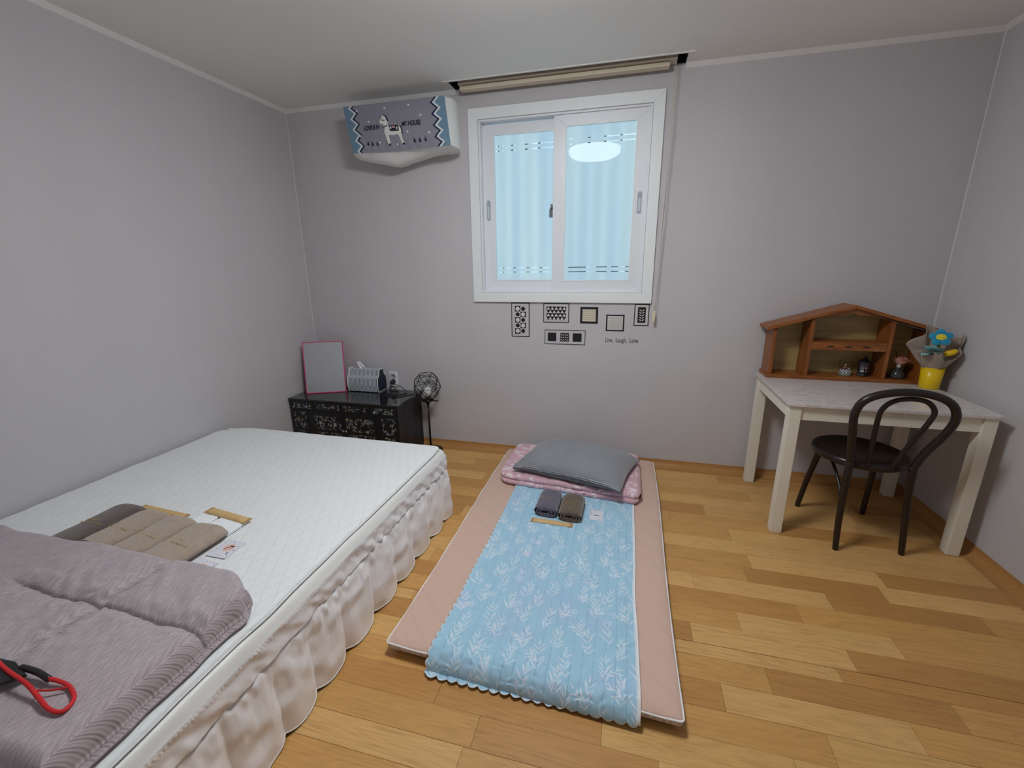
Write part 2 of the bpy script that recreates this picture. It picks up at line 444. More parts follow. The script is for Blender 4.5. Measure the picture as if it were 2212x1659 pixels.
# panes: frosted glass with clear etched double lines
def m_frost():
    t = NT('frosted glass'); n = t.t.nodes; n.remove(t.b)
    fr = t.n('ShaderNodeFresnel'); fr.inputs[0].default_value = 1.20
    gl = t.n('ShaderNodeBsdfGlossy'); gl.inputs['Roughness'].default_value = .02
    rf = t.n('ShaderNodeBsdfRefraction'); rf.inputs['IOR'].default_value = 1.2; rf.inputs['Roughness'].default_value = .42
    rf.inputs['Color'].default_value = (.74, .76, .76, 1)
    tl = t.n('ShaderNodeBsdfTranslucent'); tl.inputs['Color'].default_value = (.70, .74, .745, 1)
    df = t.n('ShaderNodeBsdfDiffuse'); df.inputs['Color'].default_value = (.75, .80, .82, 1)
    m0 = t.n('ShaderNodeMixShader'); m0.inputs[0].default_value = .16; t.l(tl.outputs[0], m0.inputs[1]); t.l(df.outputs[0], m0.inputs[2])
    m1 = t.n('ShaderNodeMixShader'); m1.inputs[0].default_value = .45; t.l(rf.outputs[0], m1.inputs[1]); t.l(m0.outputs[0], m1.inputs[2])
    m2 = t.n('ShaderNodeMixShader'); t.l(fr.outputs[0], m2.inputs[0]); t.l(m1.outputs[0], m2.inputs[1]); t.l(gl.outputs[0], m2.inputs[2])
    t.l(m2.outputs[0], t.out.inputs[0]); return t.m
def m_clear():
    t = NT('clear glass'); n = t.t.nodes; n.remove(t.b)
    fr = t.n('ShaderNodeFresnel'); fr.inputs[0].default_value = 1.20
    gl = t.n('ShaderNodeBsdfGlossy'); gl.inputs['Roughness'].default_value = .02
    tr = t.n('ShaderNodeBsdfTransparent'); tr.inputs['Color'].default_value = (.97, .99, .99, 1)
    m2 = t.n('ShaderNodeMixShader'); t.l(fr.outputs[0], m2.inputs[0]); t.l(tr.outputs[0], m2.inputs[1]); t.l(gl.outputs[0], m2.inputs[2])
    t.l(m2.outputs[0], t.out.inputs[0]); return t.m
M_FROST, M_CLEAR = m_frost(), m_clear()
M_ETCH = pm('dark etched mark', srgb(70, 95, 105), .4)
M_MET = pm('satin metal', (.55, .56, .58, 1), .35, metal=.9)
M_GREY = pm('grey plastic', srgb(165, 172, 184), .4)
def sash(x0, x1, z0, z1, y, gx0, gx1, gz0, gz1, marks_top, marks_bot, hx, hz0, hz1):
    s_ = part('sash', ring(MB(), x0, x1, z0, z1, (gx0 - x0, x1 - gx1, gz0 - z0, z1 - gz1), y, y + .028), M_PVC, win, bevel=.0015)
    # thin bead round the glass
    part('glazing_bead', ring(MB(), gx0 - .006, gx1 + .006, gz0 - .006, gz1 + .006, .008, y - .002, y + .004), M_PVC2, s_, bevel=.0008)
    yg = y + .012
    zs = [gz0, 1.2995, 1.3045, 1.3275, 1.3325, 2.0495, 2.0555, 2.0775, 2.0835, gz1]
    mb = MB()
    for i in range(9):
        a, b = zs[i], zs[i+1]
        if i % 2 == 0:
            mb.add([(gx0, yg, a), (gx1, yg, a), (gx1, yg, b), (gx0, yg, b)], [(0, 1, 2, 3)], 0)
        else:
            cuts = sorted(set([gx0, gx1] + [c for k in (marks_bot if i < 4 else marks_top) for c in k[:2]]))
            for c0, c1 in zip(cuts[:-1], cuts[1:]):
                mid = (c0 + c1) / 2; mi = 0
                for k in (marks_bot if i < 4 else marks_top):
                    if k[0] <= mid <= k[1]: mi = k[2]
                mb.add([(c0, yg, a), (c1, yg, a), (c1, yg, b), (c0, yg, b)], [(0, 1, 2, 3)], mi)
    part('pane', mb, [M_FROST, M_CLEAR, M_ETCH], s_)
    mb = MB()
    def pill(mb, cx, z0_, z1_, w_, ya, yb_, m=0):
        r = w_ / 2; P = [(cx + r * math.cos(a), ya, z1_ - r + r * math.sin(a)) for a in np.linspace(0, PI, 9)] + [(cx + r * math.cos(a), ya, z0_ + r + r * math.sin(a)) for a in np.linspace(PI, 2 * PI, 9)]
        mb.prism(P, (0, yb_ - ya, 0), m)
    pill(mb, hx, hz0, hz1, .026, y - .003, y + .001, 0); pill(mb, hx, hz0 + .014, hz1 - .035, .014, y - .0042, y - .002, 1); pill(mb, hx, hz1 - .030, hz1 - .012, .013, y - .0042, y - .002, 0)
    part('handle', mb, [M_GREY, pm('handle inset', srgb(196, 203, 214), .35)], s_, bevel=.0006)
    return s_
mkT = [(1.500, 1.512, 1), (1.512, 1.522, 2), (1.545, 1.552, 1), (1.600, 1.616, 2), (1.616, 1.628, 1), (1.690, 1.708, 2), (1.735, 1.775, 1), (1.775, 1.790, 2), (1.790, 1.878, 1)]
mkB = [(1.514, 1.530, 1), (1.530, 1.540, 2), (1.560, 1.590, 1), (1.608, 1.624, 2), (1.640, 1.680, 1), (1.700, 1.716, 2), (1.735, 1.775, 1), (1.790, 1.806, 2), (1.806, 1.850, 1)]
sash(1.405, 1.925, 1.178, 2.204, .040, 1.490, 1.900, 1.251, 2.143, mkT, mkB, 1.446, 1.635, 1.761)
mkT2 = [(1.975, 1.995, 1), (2.085, 2.103, 2), (2.180, 2.197, 2), (2.197, 2.275, 1), (2.275, 2.290, 2), (2.290, 2.364, 1)]
mkB2 = [(1.985, 2.100, 2), (2.100, 2.116, 1), (2.165, 2.230, 2), (2.256, 2.300, 2), (2.316, 2.340, 1), (2.345, 2.368, 2)]
sash(1.880, 2.450, 1.168, 2.212, .006, 1.956, 2.368, 1.249, 2.150, mkT2, mkB2, 2.406, 1.639, 1.765)
mb = MB(); mb.box((1.862, .024, 1.640), (1.878, .040, 1.720)); mb.box((1.856, .018, 1.640), (1.866, .030, 1.690)); mb.tube([(1.870, .020, 1.70), (1.870, .010, 1.70)], .008, 10)
part('latch', mb, pm('dark steel latch', srgb(105, 112, 118), .35, metal=.7), win, bevel=.001)
# corrugated translucent screen outside
def m_screen():
    t = NT('translucent corrugated sheet'); n = t.t.nodes; n.remove(t.b)
    f = t.noise(t.coords((7, .1, .5)), 1, 2); c = t.mix(t.ramp(f, [(.35, 0.), (.65, 1.)]), (.66, .80, .92, 1), (.90, .96, .94, 1))
    z = t.n('ShaderNodeSeparateXYZ'); t.l(t.coords(), z.inputs[0])
    tl = t.n('ShaderNodeBsdfTranslucent'); t.l(c, tl.inputs[0]); df = t.n('ShaderNodeBsdfDiffuse'); t.l(c, df.inputs[0])
    m = t.n('ShaderNodeMixShader'); m.inputs[0].default_value = .3; t.l(tl.outputs[0], m.inputs[1]); t.l(df.outputs[0], m.inputs[2]); t.l(m.outputs[0], t.out.inputs[0]); return t.m
xs = np.linspace(.7, 3.2, 320); zz = np.array([.4, 1.9, 3.1]); XX, ZZ = np.meshgrid(xs, zz); YY = .46 + .022 * np.sin(XX * 2 * PI / .098)
o = link('privacy_screen', gridmesh('privacy_screen', XX, YY, ZZ, m_screen()))
tag(o, 'pale cyan corrugated screen dimly seen behind the frosted window', 'screen')

# ------------------------------------------------------------------ ceiling lamp (just above the frame, mirrored in the right pane)
t = thing('ceiling_light', 'round white ceiling light above the room, mirrored in the window pane', 'light', (2.0, -1.55, ROOM_H))
M_LAMP = pm('lit opal diffuser', (.93, .97, 1, 1), .4, emit=LAMP_EMIT)
part('light_base', MB().lathe([(.225, -.022), (.235, -.02), (.235, 0), (.2, 0)], (2.0, -1.55, ROOM_H), 40), M_CORN, t, True)
pr = [(.01, -.112), (.10, -.109), (.17, -.101), (.212, -.086), (.232, -.064), (.234, -.024), (.2, -.0215)]
part('diffuser', MB().lathe(pr, (2.0, -1.55, ROOM_H), 40), M_LAMP, t, True)
for k, (hx, hy, hc) in enumerate(((1.93, -6.0, (1, .72, .45, 1)), (2.16, -6.0, (1, .95, .88, 1)))):
    t = thing('downlight', ['warm', 'cool'][k] + ' round downlight in the hallway, mirrored in the window pane', 'light', (hx, hy, 2.4))
    part('bezel', MB().lathe([(.05, -.008), (.06, -.006), (.06, 0), (.02, 0)], (hx, hy, 2.4), 20), M_CORN, t, True)
    part('bulb', MB().lathe([(.005, -.012), (.035, -.012), (.045, -.0085), (.02, -.0084)], (hx, hy, 2.4), 20), pm('downlight glow %d' % k, hc, .5, emit=HALL_EMIT), t, True)

# ------------------------------------------------------------------ roller blind in the ceiling pocket
M_BLIND = pm('beige blind', srgb(196, 184, 168), .7, nscale=400, namt=.04)
t = thing('roller_blind', 'rolled-up beige blind in the ceiling recess above the window', 'blind', (1.93, -.06, 2.37))
bx0, bx1 = 1.312, 2.556
mb = MB(); prf = [(-.028, 2.470), (-.095, 2.470), (-.100, 2.462), (-.100, 2.400), (-.090, 2.394), (-.028, 2.394)]
mb.prism([(bx0, a, b) for a, b in prf], (bx1 - bx0, 0, 0)); part('valance', mb, M_BLIND, t, bevel=.001)
mb = MB(); prf = [(-.045, 2.366), (-.088, 2.368), (-.092, 2.374), (-.090, 2.386), (-.080, 2.392), (-.045, 2.392)]
mb.prism([(bx0 + .008, a, b) for a, b in prf], (bx1 - bx0 - .045, 0, 0)); part('bottom_rail', mb, pm('blind bottom rail', srgb(214, 200, 178), .5), t, bevel=.001)
mb = MB()
for dx, dy, sag in ((0, 0, .0), (.007, .012, .004)):
    mb.tube(catmull([(2.548 + dx, -.078 + dy, 2.392), (2.546 + dx, -.070 + dy, 1.9), (2.541 + dx * .8 - sag, -.055 + dy, 1.45), (2.536 + dx * .3, -.045 + dy * .4, 1.065)], 6), .0019, 6)
part('pull_cord', mb, pm('cream cord', srgb(205, 198, 184), .6), t, True)
mb = MB().lathe([(.002, -.045), (.007, -.04), (.0085, -.02), (.007, .02), (.003, .03)], (2.535, -.043, 1.035), 12, sy=.6)
part('cord_weight', mb, pm('cream plastic', srgb(225, 214, 180), .4), t, True)

# ------------------------------------------------------------------ air conditioner in a printed cloth cover
def inpoly(X, Z, P):
    c = np.zeros(X.shape, bool); n = len(P); j = n - 1
    for i in range(n):
        xi, zi = P[i]; xj, zj = P[j]
        k = ((zi > Z) != (zj > Z)) & (X < (xj - xi) * (Z - zi) / (zj - zi + 1e-12) + xi); c ^= k; j = i
    return c
def lin(r, g, b): return np.array(srgb(r, g, b)[:3])
def rastcover():
    # front drawn in photo-crop units, mapped to a flat unit panel: u 0..1 left-right, v 0..1 bottom-top
    nu, nv = 460, 200
    U, V = np.meshgrid(np.linspace(0, 1, nu), np.linspace(0, 1, nv)); C = np.zeros(U.shape + (3,)); C[:] = lin(142, 140, 152)
    Wm, Hm = .690, .262; X = U * Wm; Z = V * Hm
    # zigzag borders
    def zig(z, ph_): f = (z / .060 + ph_) % 1; return np.abs(f * 2 - 1)     # 1..0..1
    for side in (0, 1):
        d = X if side == 0 else Wm - X
        zz_ = zig(Z, .35 if side == 0 else .1) * .036
        edge = .034 + zz_
        C[d < edge + .030] = lin(30, 40, 68)
        C[d < edge + .0155] = lin(222, 226, 226)
        C[d < edge] = lin(112, 142, 164)
    # text-free drawing: horse, stars, trees (positions in the cropped photo, px -> panel)
    def P(a, b):   # crop px -> panel metres (homography approximated by the affine of the four corners)
        s_ = (a - 90 - (1040 - b) * -.0) ; 
        # vertical edges lean: left from (90,260) to (240,1040); right from (1900,65) to (2010,900)
        # top edge z(a)=260-195*(a-90)/1810 ; bottom edge z(a)=1075-.1186*(a-440)
        top = 260 - .1077 * (a - 90); bot = 1098 - .1186 * (a - 240)
        v = (bot - b) / (bot - top); le = 240 - 150 * v; ri = 2010 - 110 * v
        return ((a - le) / (ri - le) * Wm, v * Hm)
    def fill(L, c):
        C[inpoly(X, Z, [P(*q) for q in L])] = c
    wht, nav = lin(226, 228, 222), lin(34, 38, 56)
    fill([(870, 600), (925, 560), (1120, 565), (1160, 620), (1160, 700), (1180, 790), (1205, 860), (1165, 870), (1130, 760), (1100, 712), (1010, 735), (930, 735), (945, 800), (955, 880), (915, 885), (880, 760), (855, 680)], wht)
    fill([(820, 400), (870, 420), (915, 480), (930, 560), (900, 585), (850, 590), (835, 545), (800, 555), (770, 520), (790, 480)], wht)
    fill([(820, 402), (850, 394), (890, 405), (918, 440), (930, 480), (945, 485), (925, 505), (905, 490), (880, 430), (850, 410)], nav)
    fill([(815, 405), (800, 425), (790, 470), (805, 450)], nav)
    fill([(845, 590), (900, 575), (940, 535), (935, 555), (905, 590), (850, 605), (820, 630), (825, 610)], nav)
    fill([(940, 565), (1115, 560), (1120, 655), (960, 672)], nav)
    fill([(990, 570), (1050, 566), (1055, 605), (1005, 610)], lin(170, 40, 62)); fill([(1000, 592), (1050, 590), (1052, 605), (1005, 608)], wht)
    for cx in (975, 1083): fill([(cx, 580), (cx + 18, 610), (cx, 645), (cx - 18, 612)], lin(205, 208, 210))
    fill([(1130, 565), (1160, 570), (1180, 620), (1195, 690), (1212, 718), (1185, 700), (1165, 640)], nav)
    fill([(925, 880), (965, 878), (965, 915), (935, 918)], nav); fill([(1170, 852), (1208, 850), (1212, 885), (1180, 888)], nav)
    for a, b in ((820, 485), (853, 487)): fill([(a - 9, b - 10), (a + 9, b - 10), (a + 9, b + 12), (a - 9, b + 12)], nav)
    def star(a, b, r=24):
        L = [(a + (r if k % 2 == 0 else r * .5) * math.sin(k * PI / 5), b - (r if k % 2 == 0 else r * .5) * math.cos(k * PI / 5)) for k in range(10)]; fill(L, lin(232, 232, 234))
    for a, b in ((348, 330), (860, 275), (1283, 218), (1500, 388), (573, 517), (1273, 668), (1645, 675), (403, 775), (768, 868), (1076, 884)): star(a, b)
    for a, b in ((540, 900), (625, 905), (712, 895), (1388, 810), (1482, 805), (1578, 790)):
        fill([(a - 5, b - 55), (a + 28, b + 25), (a - 24, b + 28)], nav); fill([(a - 2, b + 20), (a + 10, b + 20), (a + 12, b + 48), (a + 4, b + 48)], nav)
    return X, Z, C
AX, AZ, AC = rastcover()
t = thing('air_conditioner', 'wall air conditioner in a grey horse-print cloth cover beside the ceiling', 'air conditioner', (.93, -.1, 2.0))
# white cloth body: loft between the wall rectangle and the front panel rectangle
def acframe(u, v):      # front panel: u 0..1, v 0..1
    xl = .588 + (1 - v) * .042; xr = 1.268 + (1 - v) * .026
    sag = .012 * math.sin(PI * u) * (1 - v)
    return (xl + (xr - xl) * u, -.205 - .014 * math.sin(PI * u) * math.sin(PI * v), 2.046 + .262 * v - sag)
fx = np.linspace(0, 1, AX.shape[1]); fz = np.linspace(0, 1, AX.shape[0])
UU, VV = np.meshgrid(fx, fz)
Xf = .588 + (1 - VV) * .042 + ((1.268 + (1 - VV) * .026) - (.588 + (1 - VV) * .042)) * UU
Yf = -.205 - .014 * np.sin(PI * UU) * np.sin(PI * VV)
wr = np.exp(-((VV - .05) / .22) ** 2) * np.sin(UU * 60 + VV * 9 + 4 * vn(UU, VV, .2, 2)) * .0022 + fbm(UU, VV * .4, .12, 3) * .0015
Yf = Yf - wr * np.minimum(1, 8 * VV + .2); Zf = 2.046 + .262 * VV - .010 * np.sin(PI * UU) * (1 - VV)
AC[:] = AC
o = link('cover_front', gridmesh('cover_front', Xf, Yf, Zf, print_mat('cotton print'), AC), t)
M_COVER = pm('white cover cloth', (.80, .81, .80, 1), .8, sheen=.2, bscale=700, bstr=.2)
# body loft
nu, nv = 60, 26
ang = np.linspace(0, 1, nu)
def rect_loop(xl, xr, zb, zt, n=40, rad=.0):
    P = []
    seg = [((xl, zt), (xl, zb)), ((xl, zb), (xr, zb)), ((xr, zb), (xr, zt)), ((xr, zt), (xl, zt))]
    cnt = [n // 4, n // 2, n // 4, n // 2]
    for (a, b), c in zip(seg, cnt):
        for k in range(c): P.append((a[0] + (b[0]-a[0]) * k / c, a[1] + (b[1]-a[1]) * k / c))
    return np.array(P)
LF = rect_loop(.588, 1.268, 2.046, 2.308, 96); LF[:, 0] += (2.308 - LF[:, 1]) / .262 * (.042 + (-.016) * (LF[:, 0] - .588) / .68)
LW = rect_loop(.600, 1.278, 2.040, 2.325, 96)
S = np.linspace(0, 1, 14)[:, None]
Xb = LF[None, :, 0] * (1 - S) + LW[None, :, 0] * S; Zb = LF[None, :, 1] * (1 - S) + LW[None, :, 1] * S; Yb = -.2045 + .204 * S + 0 * Xb
un = (Xb - .60) / .68; bulge = np.sin(PI * np.clip(S, 0, 1))
isbot = (np.arange(LF.shape[0]) >= 24) & (np.arange(LF.shape[0]) <= 72)
tri = np.clip(1 - np.abs(un - .42) / .46, 0, 1)
Zb = Zb - np.where(isbot[None, :], np.clip(S * 3.2, 0, 1) * np.clip((1.02 - S) * 3, 0, 1) * (tri ** .9) * .072, 0)
side = (np.arange(LF.shape[0]) > 72) & (np.arange(LF.shape[0]) < 96)
Xb = Xb + np.where((Xb > 1.2), .022 * np.sin(PI * np.clip(S * 1.1, 0, 1)), 0) - np.where(Xb < .66, .01 * bulge, 0)
Xb += .002 * vn(Zb, Yb, .03, 4); Zb += .0025 * vn(Xb, Yb, .05, 5)
o = link('cover_body', gridmesh('cover_body', Xb, Yb, Zb, M_COVER, wrapu=True), t)
part('unit_body', MB().box((.62, -.195, 2.07), (1.25, -.001, 2.295)), M_PVC, t, bevel=.01)
M_INK = pm('dark navy print', srgb(38, 38, 54), .9)
for body, a, b, sz in (('LOVE IS IN', 633, 622, .0345), ('MY HOUSE', 1343, 528, .0375)):
    vv = .5; top = 260 - .1077 * (a - 90); bot = 1098 - .1186 * (a - 240); v = (bot - b) / (bot - top); le = 240 - 150 * v; ri = 2010 - 110 * v; u = (a - le) / (ri - le)
    p = acframe(u, v); me = text_mesh('lettering', body, sz, M_INK, .0004, .0006, spacing=.92)
    me.transform(Matrix.Diagonal((.72, 1, 1, 1)).to_4x4()); me.transform(Matrix.Rotation(PI / 2, 4, 'X')); me.transform(Matrix.Translation((p[0], p[1] - .0035, p[2])))
    link('lettering', me, t)

# ------------------------------------------------------------------ wall stickers
M_BLK = pm('black sticker film', srgb(22, 20, 28), .6); M_STW = pm('pale sticker paper', srgb(214, 208, 208), .8); M_STC = pm('cream sticker paper', srgb(214, 203, 182), .8); M_STG = pm('grey-green sticker print', srgb(168, 166, 152), .8); M_STK = pm('light grey sticker paper', srgb(200, 198, 194), .8)
SM = [M_BLK, M_STW, M_STC, M_STG, M_STK]
def sring(mb, x0, x1, z0, z1, w, m=0, y=-.0006, th=.0004): ring(mb, x0, x1, z0, z1, w, y - th, y, m)
def srect(mb, x0, x1, z0, z1, m, y=-.0002, th=.0003): mb.box((x0, y - th, z0), (x1, y, z1), m)
def spoly(mb, P, m, y=-.0008): mb.prism([(a, y, b) for a, b in P][::-1], (0, -.0002, 0), m)
def scirc(mb, x, z, r, m): spoly(mb, [(x + r * math.cos(a), z + r * math.sin(a)) for a in np.linspace(0, 2 * PI, 17)[:-1]], m)
def leafpair(mb, x, z, s, m, y=-.0009):
    for q in (-1, 1): spoly(mb, [(x, z), (x + q * s * .35, z + s * .10), (x + q * s, z + s * .55), (x + q * s * .95, z + s * .75), (x + q * s * .4, z + s * .62)][::q], m, y)
def sticker(label, mb, x, z):
    t = tag(link('wall_sticker', mb.mesh('wall_sticker', SM)), label, 'sticker', 'picture-frame stickers under the window')
    t.data.transform(Matrix.Translation((-x, 0, -z))); t.location = (x, 0, z); return t
mb = MB(); sring(mb, 1.604, 1.731, .868, 1.102, .0055); srect(mb, 1.629, 1.705, .890, 1.079, 1); sring(mb, 1.628, 1.706, .889, 1.080, .0018)
for r in range(5):
    for c in range(2):
        x0 = 1.629 + .038 * c; z0 = 1.0412 - .0378 * r; dk = (r + c) % 2 == 0
        if dk: srect(mb, x0, x0 + .038, z0, z0 + .0378, 0, -.0005)
        scirc(mb, x0 + .019, z0 + .0189, .0145, 1 if dk else 0)
sticker('tall framed sticker with two columns of black and white dots', mb, 1.667, .868)
mb = MB(); sring(mb, 1.826, 2.0, .971, 1.100, .0055); srect(mb, 1.847, 1.980, .989, 1.078, 0)
for r in range(4):
    z0 = 1.0575 - .0222 * r; n = 5; wv = .0266
    for k in range(-1, n + 1):
        x0 = 1.847 + wv * (k + (.5 if r % 2 else 0) * 1) - (0 if r % 2 else 0)
        P = [(x0 + .002, z0), (x0 + wv - .002, z0), (x0 + wv / 2, z0 + .019)]
        P = [(min(max(a, 1.848), 1.979), b) for a, b in P]
        if P[1][0] - P[0][0] > .008: spoly(mb, P, 1)
sticker('wide framed sticker filled with rows of small triangles', mb, 1.913, .971)
mb = MB(); sring(mb, 2.073, 2.189, .969, 1.078, .0145); srect(mb, 2.087, 2.175, .983, 1.064, 2)
for r in range(6):
    z0 = .993 + .0125 * r; P = []; Q = []
    for k in range(11):
        x = 2.089 + .0084 * k; P.append((x, z0 + (.006 if k % 2 else 0))); Q.append((x, z0 + .004 + (.006 if k % 2 else 0)))
    for k in range(10): spoly(mb, [P[k], P[k+1], Q[k+1], Q[k]], 3)
sticker('small black-framed sticker with cream zigzag pattern', mb, 2.131, .969)
mb = MB(); sring(mb, 1.836, 2.112, .824, .923, .0045)
srect(mb, 1.858, 1.916, .845, .903, 0); srect(mb, 1.943, 2.003, .845, .903, 0); srect(mb, 2.027, 2.087, .845, .903, 0)
for c in (1.959, 1.987):
    for r in range(3): leafpair(mb, c, .851 + .017 * r, .0125, 1)
sticker('long framed sticker with three black squares, leaves in the middle one', mb, 1.974, .824)
mb = MB(); sring(mb, 2.242, 2.358, .923, 1.031, .009); srect(mb, 2.251, 2.349, .932, 1.022, 4)
for c in (2.272, 2.300, 2.328):
    for r in range(5): leafpair(mb, c, .940 + .0155 * r, .0125, 3)
sticker('small black-framed sticker with grey-green leaf columns', mb, 2.3, .923)
mb = MB(); sring(mb, 2.416, 2.508, .961, 1.100, .0055); srect(mb, 2.421, 2.503, .966, 1.095, 4); srect(mb, 2.438, 2.487, .981, 1.081, 0, -.0006)
for r in range(5): leafpair(mb, 2.4625, .992 + .0155 * r, .0155, 1, -.0011)
sticker('narrow framed sticker with one pale leaf column on black', mb, 2.462, .961)
me = text_mesh('wall_lettering', 'Live,  Laugh,  Love', .0435, M_BLK, .0002, .0002)
me.transform(Matrix.Diagonal((.60, 1, 1, 1)).to_4x4()); me.transform(Matrix.Rotation(PI / 2, 4, 'X')); 
o = link('wall_lettering', me); o.location = (2.346, -.0008, .864); tag(o, 'black words Live, Laugh, Love stuck on the wall below the window', 'sticker')
xs_ = [v.co.x for v in me.vertices]; sc = .208 / (max(xs_) - min(xs_)); me.transform(Matrix.Diagonal((sc, 1, 1, 1)).to_4x4())

# ------------------------------------------------------------------ lacquer chest in the corner
M_LAC = pm('black lacquer', (.010, .0095, .012, 1), .10, spec=.5, coat=.6)
M_LAC2 = pm('black lacquer satin', (.012, .011, .013, 1), .28)
def m_pearl():
    t = NT('mother-of-pearl inlay')
    v = t.n('ShaderNodeTexVoronoi', feature='DISTANCE_TO_EDGE'); v.inputs['Scale'].default_value = 46
    nv_ = t.n('ShaderNodeTexNoise'); nv_.inputs['Scale'].default_value = 40; co = t.coords((1, 1, 1))
    dd = t.n('ShaderNodeMix', data_type='VECTOR'); dd.inputs[0].default_value = .04; t.l(co, dd.inputs[4]); t.l(co, nv_.inputs[0]); t.l(nv_.outputs[1], dd.inputs[5])
    t.l(dd.outputs[1], v.inputs[0])
    cells = t.n('ShaderNodeTexVoronoi'); cells.inputs['Scale'].default_value = 46; t.l(dd.outputs[1], cells.inputs[0])
    f = t.ramp(v.outputs[0], [(.10, 0.), (.16, 1.)])
    sep = t.n('ShaderNodeSeparateColor'); t.l(cells.outputs['Color'], sep.inputs[0])
    keep = t.ramp(sep.outputs[0], [(.28, 0.), (.34, 1.)])
    hue = t.ramp(sep.outputs[1], [(0, srgb(120, 140, 140)), (.35, srgb(146, 150, 128)), (.6, srgb(96, 112, 136)), (.8, srgb(140, 124, 96)), (1, srgb(176, 184, 180))])
    t.base(t.mix(t.math('MULTIPLY', f, keep), (.012, .011, .014, 1), hue)); t.set(Roughness=.25); return t.m
M_PEARL = m_pearl()
t = thing('lacquer_chest', 'low black lacquer chest with mother-of-pearl inlay in the left corner', 'chest', (.45, -.2, 0))
mb = MB(); mb.box((.020, -.240, .02), (.888, -.012, .418)); part('carcass', mb, M_LAC2, t, bevel=.002)
mb = MB(); mb.box((.018, -.381, .05), (.891, -.2415, .418)); part('front_section', mb, M_LAC2, t, bevel=.002)
mb = MB(); mb.box((.013, -.388, .4185), (.897, -.006, .432)); part('top_board', mb, M_LAC, t, bevel=.002)
part('plinth', MB().box((.03, -.36, 0), (.88, -.02, .05)), M_LAC2, t)
def inlay(parent, x0, x1, z0, z1, y=-.3845):
    part('inlay', MB().box((x0, y - .0012, z0), (x1, y, z1)), M_PEARL, parent)
for a, b in ((.045, .197), (.250, .434), (.466, .650), (.684, .870)):
    d = part('drawer', MB().box((a - .012, -.3845, .350), (b + .012, -.3805, .412)), M_LAC2, t, bevel=.001); inlay(d, a, b, .362, .403)
for a, b, c_ in ((.046, .150, 'side_panel'), (.218, .434, 'door'), (.478, .700, 'door'), (.765, .872, 'side_panel')):
    d = part(c_, MB().box((a - .014, -.3845, .075), (b + .014, -.3805, .346)), M_LAC2, t, bevel=.001); inlay(d, a, b, .21, .312 if c_ == 'door' else .334); 
    inlay(d, a, b, .095, .19)
    if c_ == 'door': part('ring_pull', MB().lathe([(.004, 0), (.009, .002), (.004, .004)], ((.445 if a < .3 else .467), -.3845, .21), 12, rot=Matrix.Rotation(PI / 2, 3, 'X')), M_MET, d, True)

# mirror with pink frame
M_PINK = pm('pink plastic', srgb(214, 82, 128), .35)
M_MIR = pm('mirror glass', (.72, .76, .77, 1), .03, metal=1.)
t = thing('table_mirror', 'rectangular mirror with thin pink frame leaning on the black chest', 'mirror', (.076, -.268, .433), rot=Euler((-math.radians(8.5), 0, math.atan2(.117, .261)), 'XYZ'))
Lm, Hm_ = .286, .385
mb = MB(); ring(mb, 0, Lm, 0, Hm_, .0065, 0, .012); mb.box((.004, .008, .004), (Lm - .004, .012, Hm_ - .004))
part('frame', mb, M_PINK, t, world=False, bevel=.0015)
part('mirror_glass', MB().box((.006, .002, .006), (Lm - .006, .0075, Hm_ - .006)), M_MIR, t, world=False)
mb = MB().tube([(Lm / 2 - .008, .006, Hm_), (Lm / 2 - .005, .006, Hm_ + .007), (Lm / 2 + .005, .006, Hm_ + .007), (Lm / 2 + .008, .006, Hm_)], .0012, 6); part('hanger', mb, M_PINK, t, True, world=False)

# tissue box in a ribbed holder
t = thing('tissue_box', 'striped grey and white tissue holder with a tissue pulled up on the chest', 'tissue box', (.47, -.075, .432))
tx0, tx1, ty0, ty1, tz = .346, .600, -.132, -.014, .4375
def tprof(s=1.0):
    c = (ty0 + ty1) / 2; h = (ty1 - ty0) / 2
    P = [(-1, 0), (-1.08, .30), (-1.0, .62), (-.62, .74), (-.50, .90), (-.38, 1.0), (.38, 1.0), (.50, .90), (.62, .74), (1.0, .62), (1.08, .30), (1, 0)]
    return [(c + a * h * s, tz + b * .168 * s + (.168 * (1 - s)) * .1) for a, b in P]
mb = MB(); nr = 44
for k in range(nr):
    xa = tx0 + .006 + (tx1 - tx0 - .012) * k / nr; xb = xa + (tx1 - tx0 - .012) / nr
    Pf = tprof(.965 if k % 2 else .985)
    mb.prism([(xa, a, b) for a, b in Pf], (xb - xa, 0, 0), k % 2)
part('ribbed_shell', mb, [pm('tissue holder light rib', srgb(202, 206, 210), .5), pm('tissue holder dark rib', srgb(98, 106, 120), .5)], t)
for x in (tx0, tx1):
    mb = MB(); P = tprof(1.0); mb.tube([(x, a, b) for a, b in P] , .0045, 6, closed=True); part('end_rim', mb, pm('cream rim', srgb(222, 220, 214), .5), t, True)
mb = MB().prism([(tx1 + .001, a, b) for a, b in tprof(.96)], (.002, 0, 0)); part('end_panel', mb, pm('navy end panel', srgb(34, 42, 60), .6), t)
xs = np.linspace(-1, 1, 22); vs = np.linspace(0, 1, 12); UU, VV = np.meshgrid(xs, vs)
X = .452 - .030 * VV + UU * (.036 - .016 * VV) + .006 * vn(UU, VV, .4, 3) * VV; Y = -.073 + .010 * np.sin(UU * 5 + VV * 2) * (1.2 - VV * .3); Z = .601 + .052 * VV + .012 * vn(UU, VV, .5, 8) * VV - .028 * (UU > .2) * (UU - .2) * VV
link('tissue', gridmesh('tissue', X, Y, Z, pm('white tissue', (.85, .86, .88, 1), .9)), t)

